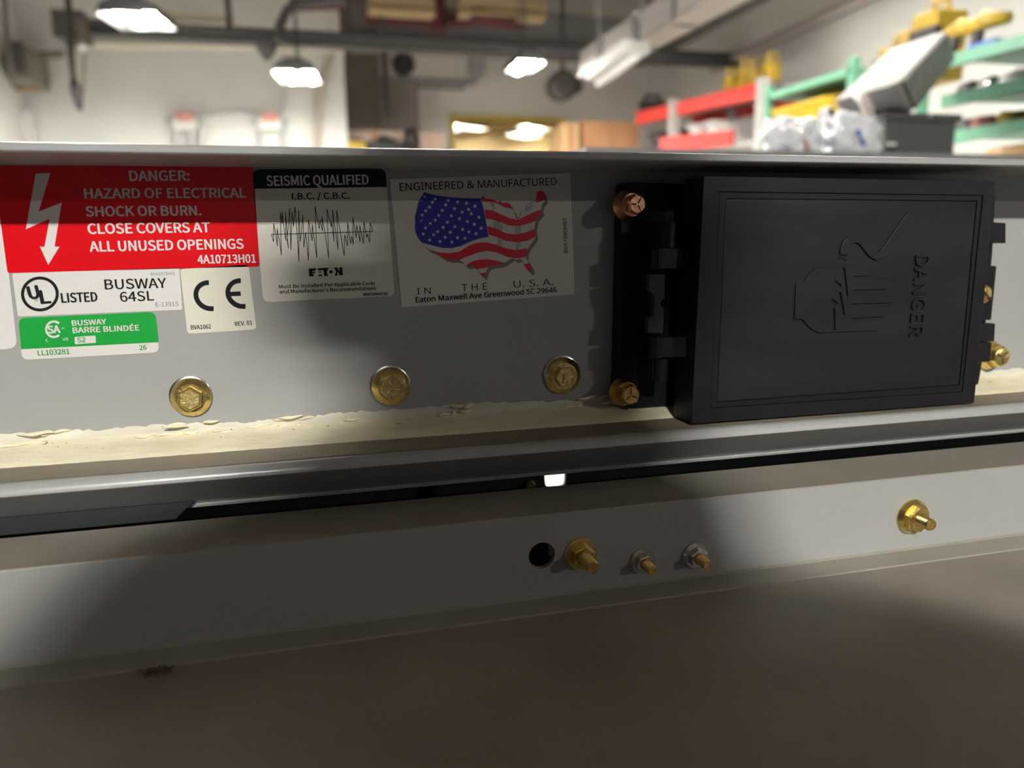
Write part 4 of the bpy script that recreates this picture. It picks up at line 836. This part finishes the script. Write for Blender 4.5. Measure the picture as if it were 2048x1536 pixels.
# things on it
def thing_on(px_, py_, dx, z, kind, m, label, w, h, group):
    r = ray(px_, py_); X = XS + dx; q = atx(px_, py_, X)
    t = empty(kind, (X, q.y, z), label, kind.split('_')[-1], group)
    return t, Vector((X, q.y, z))
g_ = 'tools on the top green shelf'
z0 = zs[0] + 0.012
for px_, m, w, h, lb, kind in [(1802, oliv, 0.09, 0.17, 'brown and yellow tool at the left end of the top green shelf', 'yellow_tool'), (1838, oliv, 0.10, 0.21, 'dark tall tool next to the yellow box on the top green shelf', 'dark_tool'), (1880, yel_m, 0.12, 0.25, 'tall yellow box on the top green shelf behind the grey case', 'yellow_box')]:
    t, p = thing_on(px_, 60, 0.3, z0 + 0.0, kind, m, lb, w, h, g_)
    MB().box((p.x - 0.07, p.y - w / 2, p.z), (p.x + 0.07, p.y + w / 2, p.z + h)).build('body', m, t, bevel=0.012)
    MB().box((p.x - 0.08, p.y - w / 2 - 0.005, p.z + h * 0.55), (p.x - 0.05, p.y + w / 2 + 0.005, p.z + h * 0.75)).build('strap', black_m, t)
    MB().tube([p + Vector((0, -w * .3, h)), p + Vector((0, -w * .3, h + .04)), p + Vector((0, w * .3, h + .04)), p + Vector((0, w * .3, h))], 0.01, 6).build('handle', m, t)
for px_, lb in [(1922, 'left yellow drill on the top green shelf'), (1968, 'right yellow drill on the top green shelf')]:
    t, p = thing_on(px_, 75, 0.12, z0, 'yellow_drill', yel_m, lb, 0, 0, g_)
    MB().tube([p + Vector((0, 0.06, 0.10)), p + Vector((0, 0.0, 0.115)), p + Vector((0, -0.09, 0.10))], [0.022, 0.03, 0.018], 10).build('motor_body', yel_m, t, smooth=True)
    MB().tube([p + Vector((0, 0.02, 0.10)), p + Vector((0, 0.035, 0.03))], 0.018, 8).build('grip', black_m, t)
    MB().box((p.x - 0.03, p.y + 0.0, p.z), (p.x + 0.03, p.y + 0.08, p.z + 0.035)).build('battery', oliv, t)
t, p = thing_on(1985, 85, 0.1, z0, 'blue_box', MATS['sticker_white'], 'small blue box in front of the drills on the top green shelf', 0, 0, g_)
MB().box((p.x - 0.04, p.y - 0.05, p.z), (p.x + 0.04, p.y + 0.05, p.z + 0.028)).build('body', mat('blue_item', (0.05, 0.13, 0.45), 0.5), t); MB().box((p.x - 0.043, p.y - 0.053, p.z + 0.022), (p.x + 0.043, p.y + 0.053, p.z + 0.034)).build('lid', MATS['blue_item'], t)
random.seed(21)
for row, z, names in [(1, zs[1] + 0.012, [(1945, black_m, 'black bagged part at the left on the middle green shelf'), (1985, steel, 'shiny metal part on the middle green shelf'), (2035, white_m, 'pale wrapped part at the right on the middle green shelf')]), (2, zs[2] + 0.012, [(1940, black_m, 'black fitting at the left on the lowest green shelf'), (1972, mat('dull_red', (0.25, 0.08, 0.07), 0.6), 'dull red fitting on the lowest green shelf'), (2025, oliv, 'brown fitting at the right on the lowest green shelf')])]:
    for i, (px_, m, lb) in enumerate(names):
        t, p = thing_on(px_, 170 if row == 1 else 240, 0.14, z, 'shelf_part', m, lb, 0, 0, 'parts on the lower green shelves'); t['category'] = 'part'
        lump(p + Vector((0, 0, 0.03)), 0.045, m, 'body', t, i + row * 4, 2, (1, 1.3, 0.7)); MB().tube([p + Vector((0, -0.06, 0.02)), p + Vector((0, -0.1, 0.035))], 0.015, 8).build('spout', m, t)
tp = empty('tan_part', atx(2030, 300, XS), 'tan coiled part at the right edge just above the busway', 'part'); lump(atx(2025, 305, XS), 0.05, card_l, 'coil', tp, 9, 2, (1, 1.8, 0.5)); lump(atx(2010, 302, XS - .03), 0.02, white_m, 'end', tp, 10, 2)
# --- machines: dark cabinet with the tilted grey case on it
mc = empty('dark_cabinet', at(1838, 320, 1.75), 'dark grey cabinet under the tilted grey case', 'cabinet')
A, B = at(1764, 330, 1.75), at(1916, 230, 1.75)
MB().box((A.x, 1.75, A.z), (B.x, 1.97, B.z)).build('body', mat('cab_grey', (0.075, 0.078, 0.075), 0.5), mc, bevel=0.008)
MB().box((A.x - 0.006, 1.742, B.z - 0.018), (B.x + 0.006, 1.975, B.z)).build('top_rim', grey_d, mc)
for i in range(3): MB().box((A.x + 0.008, 1.746, A.z + 0.02 + i * 0.014), (A.x + 0.035, 1.75, A.z + 0.027 + i * 0.014)).build('vent_slot', white_m if i == 2 else black_m, mc)
MB().lathe([(0.006, 0.0), (0.008, 0.004), (0.004, 0.01)], 12, at(1858, 232, 1.745)).build('knob', steel, mc)
gc = empty('grey_case', at(1790, 220, 1.7), 'big pale grey case tilted on top of the dark cabinet', 'case')
C0 = at(1795, 166, 1.62)
u_ = at(1664, 203, 1.80) - C0; v_ = at(1893, 60, 2.0) - C0; w_ = at(1823, 228, 1.76) - C0
MB().obox(C0, u_, v_, w_).build('shell', mat('case_grey', (0.27, 0.26, 0.25), 0.55, var=0.1, scale=12), gc, bevel=0.012)
fc = MB().obox(C0 - u_.normalized() * 0.004 + v_ * 0.04 + w_ * 0.04, v_ * 0.92, w_ * 0.92, -u_.normalized() * 0.004); fc.build('end_panel', mat('case_dark', (0.15, 0.145, 0.14), 0.6, var=0.25, scale=14), gc)
MB().obox(C0 + u_ * 0.35 + v_ * 0.3 - w_.normalized() * 0.004, u_ * 0.25, v_ * 0.25, -w_.normalized() * 0.002).build('label_plate', white_m, gc)
ar = MB().tube([at(1712, 182, 1.66), at(1728, 200, 1.62), at(1737, 222, 1.62), at(1733, 242, 1.64)], [0.012, 0.014, 0.013, 0.011], 10).build('hose', mat('hose_pink', (0.60, 0.53, 0.50), 0.5), None, smooth=True)
tag(ar, 'short pale hose curving down from the tilted grey case', 'hose')
gm = empty('grey_machine', at(1700, 300, 1.95), 'mid grey machine housing with yellow knob beneath the tilted grey case', 'machine')
A, B = at(1668, 320, 1.95), at(1752, 210, 1.95); MB().box((A.x, 1.99, A.z), (B.x, 2.04, B.z)).build('housing', grey_m, gm, bevel=0.01); MB().lathe([(0.012, 0), (0.014, 0.01), (0.008, 0.018)], 12, at(1676, 219, 1.985)).build('knob', yel_m, gm)
plast = mat('plastic_bag', (0.80, 0.83, 0.88), 0.16, var=0.1, scale=30, trans=0.1, bump=0.8, bscale=60, spec=0.7)
for i, (c, r, sc, lb) in enumerate([((1585, 284), 0.064, (1.15, 0.8, 0.8), 'crumpled clear plastic bag at the left of the pair'), ((1700, 280), 0.064, (1.1, 0.8, 0.95), 'crumpled bluish plastic bag against the dark cabinet')]):
    t = empty('plastic_bag', at(*c, 1.65), lb, 'bag', 'clear plastic bags by the cabinet')
    lump(at(*c, 1.65), r, plast, 'bag', t, i + 3, 4, sc, 0.22); lump(at(c[0] - 15, c[1] - 32, 1.66), r * 0.45, plast, 'neck', t, i + 8, 3, (1.6, 1, 0.6), 0.3)
    MB().tube([at(c[0] + 15, c[1] - 20, 1.6), at(c[0] + 35, c[1] + 25, 1.6)], 0.006, 6).build('content', mat('bag_content', (0.45, 0.28, 0.22), 0.6) if i == 0 else MATS['blue_item'], t)
# work table that carries them
wt_ = empty('work_table', (0.95, 2.0, 0), 'work table behind the busway carrying the cabinet and the bags', 'table')
zt = at(1838, 330, 1.75).z
MB().box((0.55, 1.5, zt - 0.04), (1.75, 2.5, zt)).build('tabletop', grey_m, wt_)
for x in (0.6, 1.7):
    for y in (1.55, 2.45): MB().box((x - 0.03, y - 0.03, 0), (x + 0.03, y + 0.03, zt - 0.04)).build('leg', grey_d, wt_)

# ================================================================== the viewer whose shade falls on the busway
def figure():
    # one continuous body: lofted trunk and head, arms and legs merged by remeshing
    mb = MB(); cy = -0.33
    lv = [(-0.47, -.17, .17, .11), (-0.38, -.18, .18, .12), (-0.2, -.165, .17, .11), (0.0, -.20, .20, .12), (0.09, -.225, .22, .12), (0.135, -.222, .21, .10), (0.165, -.195, .165, .09), (0.185, -.165, .12, .08), (0.205, -.137, .106, .07), (0.232, -.09, .098, .065), (0.26, -.047, .088, .07), (0.30, -.041, .09, .085), (0.37, -.043, .092, .10), (0.43, -.035, .083, .09), (0.468, -.018, .057, .06), (0.484, .0, .035, .02)]
    n = 20; V = []; Fc = []
    for h, l, r_, d in lv:
        for k in range(n):
            t = 2 * math.pi * k / n; V.append(((l + r_) / 2 + (r_ - l) / 2 * math.cos(t), cy + d * math.sin(t) + (0.02 if h > 0.2 else 0), ZC + h))
    for i in range(len(lv) - 1):
        for k in range(n): Fc.append((i * n + k, i * n + (k + 1) % n, (i + 1) * n + (k + 1) % n, (i + 1) * n + k))
    Fc += [tuple(range(n)), tuple((len(lv) - 1) * n + k for k in range(n))]
    mb.add(V, Fc)
    for s_ in (-1, 1):
        mb.tube([(s_ * .19, cy, ZC + .09), (s_ * .235, cy, ZC - .12), (s_ * .245, cy + .02, ZC - .27), (s_ * .235, cy + .09, ZC - .48), (s_ * .23, cy + .11, ZC - .56)], [.06, .052, .045, .036, .03], 12)
        for f_ in range(4): mb.tube([(s_ * .23, cy + .09 + .018 * f_, ZC - .56), (s_ * .225, cy + .10 + .018 * f_, ZC - .60), (s_ * .22, cy + .10 + .016 * f_, ZC - .635 + .006 * abs(f_ - 1.5))], [.011, .010, .008], 8)
        mb.tube([(s_ * .22, cy + .15, ZC - .54), (s_ * .205, cy + .165, ZC - .575), (s_ * .20, cy + .165, ZC - .60)], [.012, .011, .009], 8)
        mb.tube([(s_ * .095, cy, ZC - .40), (s_ * .10, cy + .01, ZC - .85), (s_ * .10, cy - .01, ZC - 1.0), (s_ * .10, cy - .02, .06)], [.09, .062, .055, .045], 12)
        mb.tube([(s_ * .10, cy - .06, .045), (s_ * .105, cy + .06, .045), (s_ * .11, cy + .17, .035)], [.045, .045, .03], 12)
    mb.tube([(.018, cy + .10, ZC + .34), (.018, cy + .135, ZC + .315), (.018, cy + .125, ZC + .305)], [.010, .015, .010], 8)   # nose
    for s_ in (-1, 1): mb.tube([(.018 + s_ * .075, cy + .02, ZC + .345), (.018 + s_ * .083, cy + .015, ZC + .33), (.018 + s_ * .075, cy + .02, ZC + .30)], [.012, .016, .010], 8)
    o = mb.build('person', mat('work_clothes', (0.05, 0.055, 0.07), 0.8))
    m_ = o.modifiers.new('r', 'REMESH'); m_.mode = 'VOXEL'; m_.voxel_size = 0.007
    k = o.modifiers.new('s', 'SMOOTH'); k.iterations = 4
    m2 = bpy.data.meshes.new_from_object(o.evaluated_get(bpy.context.evaluated_depsgraph_get())); o.modifiers.clear(); o.data = m2
    for p in m2.polygons: p.use_smooth = True
    return tag(o, 'person in dark work clothes standing in front of the busway', 'person')
figure()
for o in bpy.data.objects:
    if '_set' in o: del o['_set']
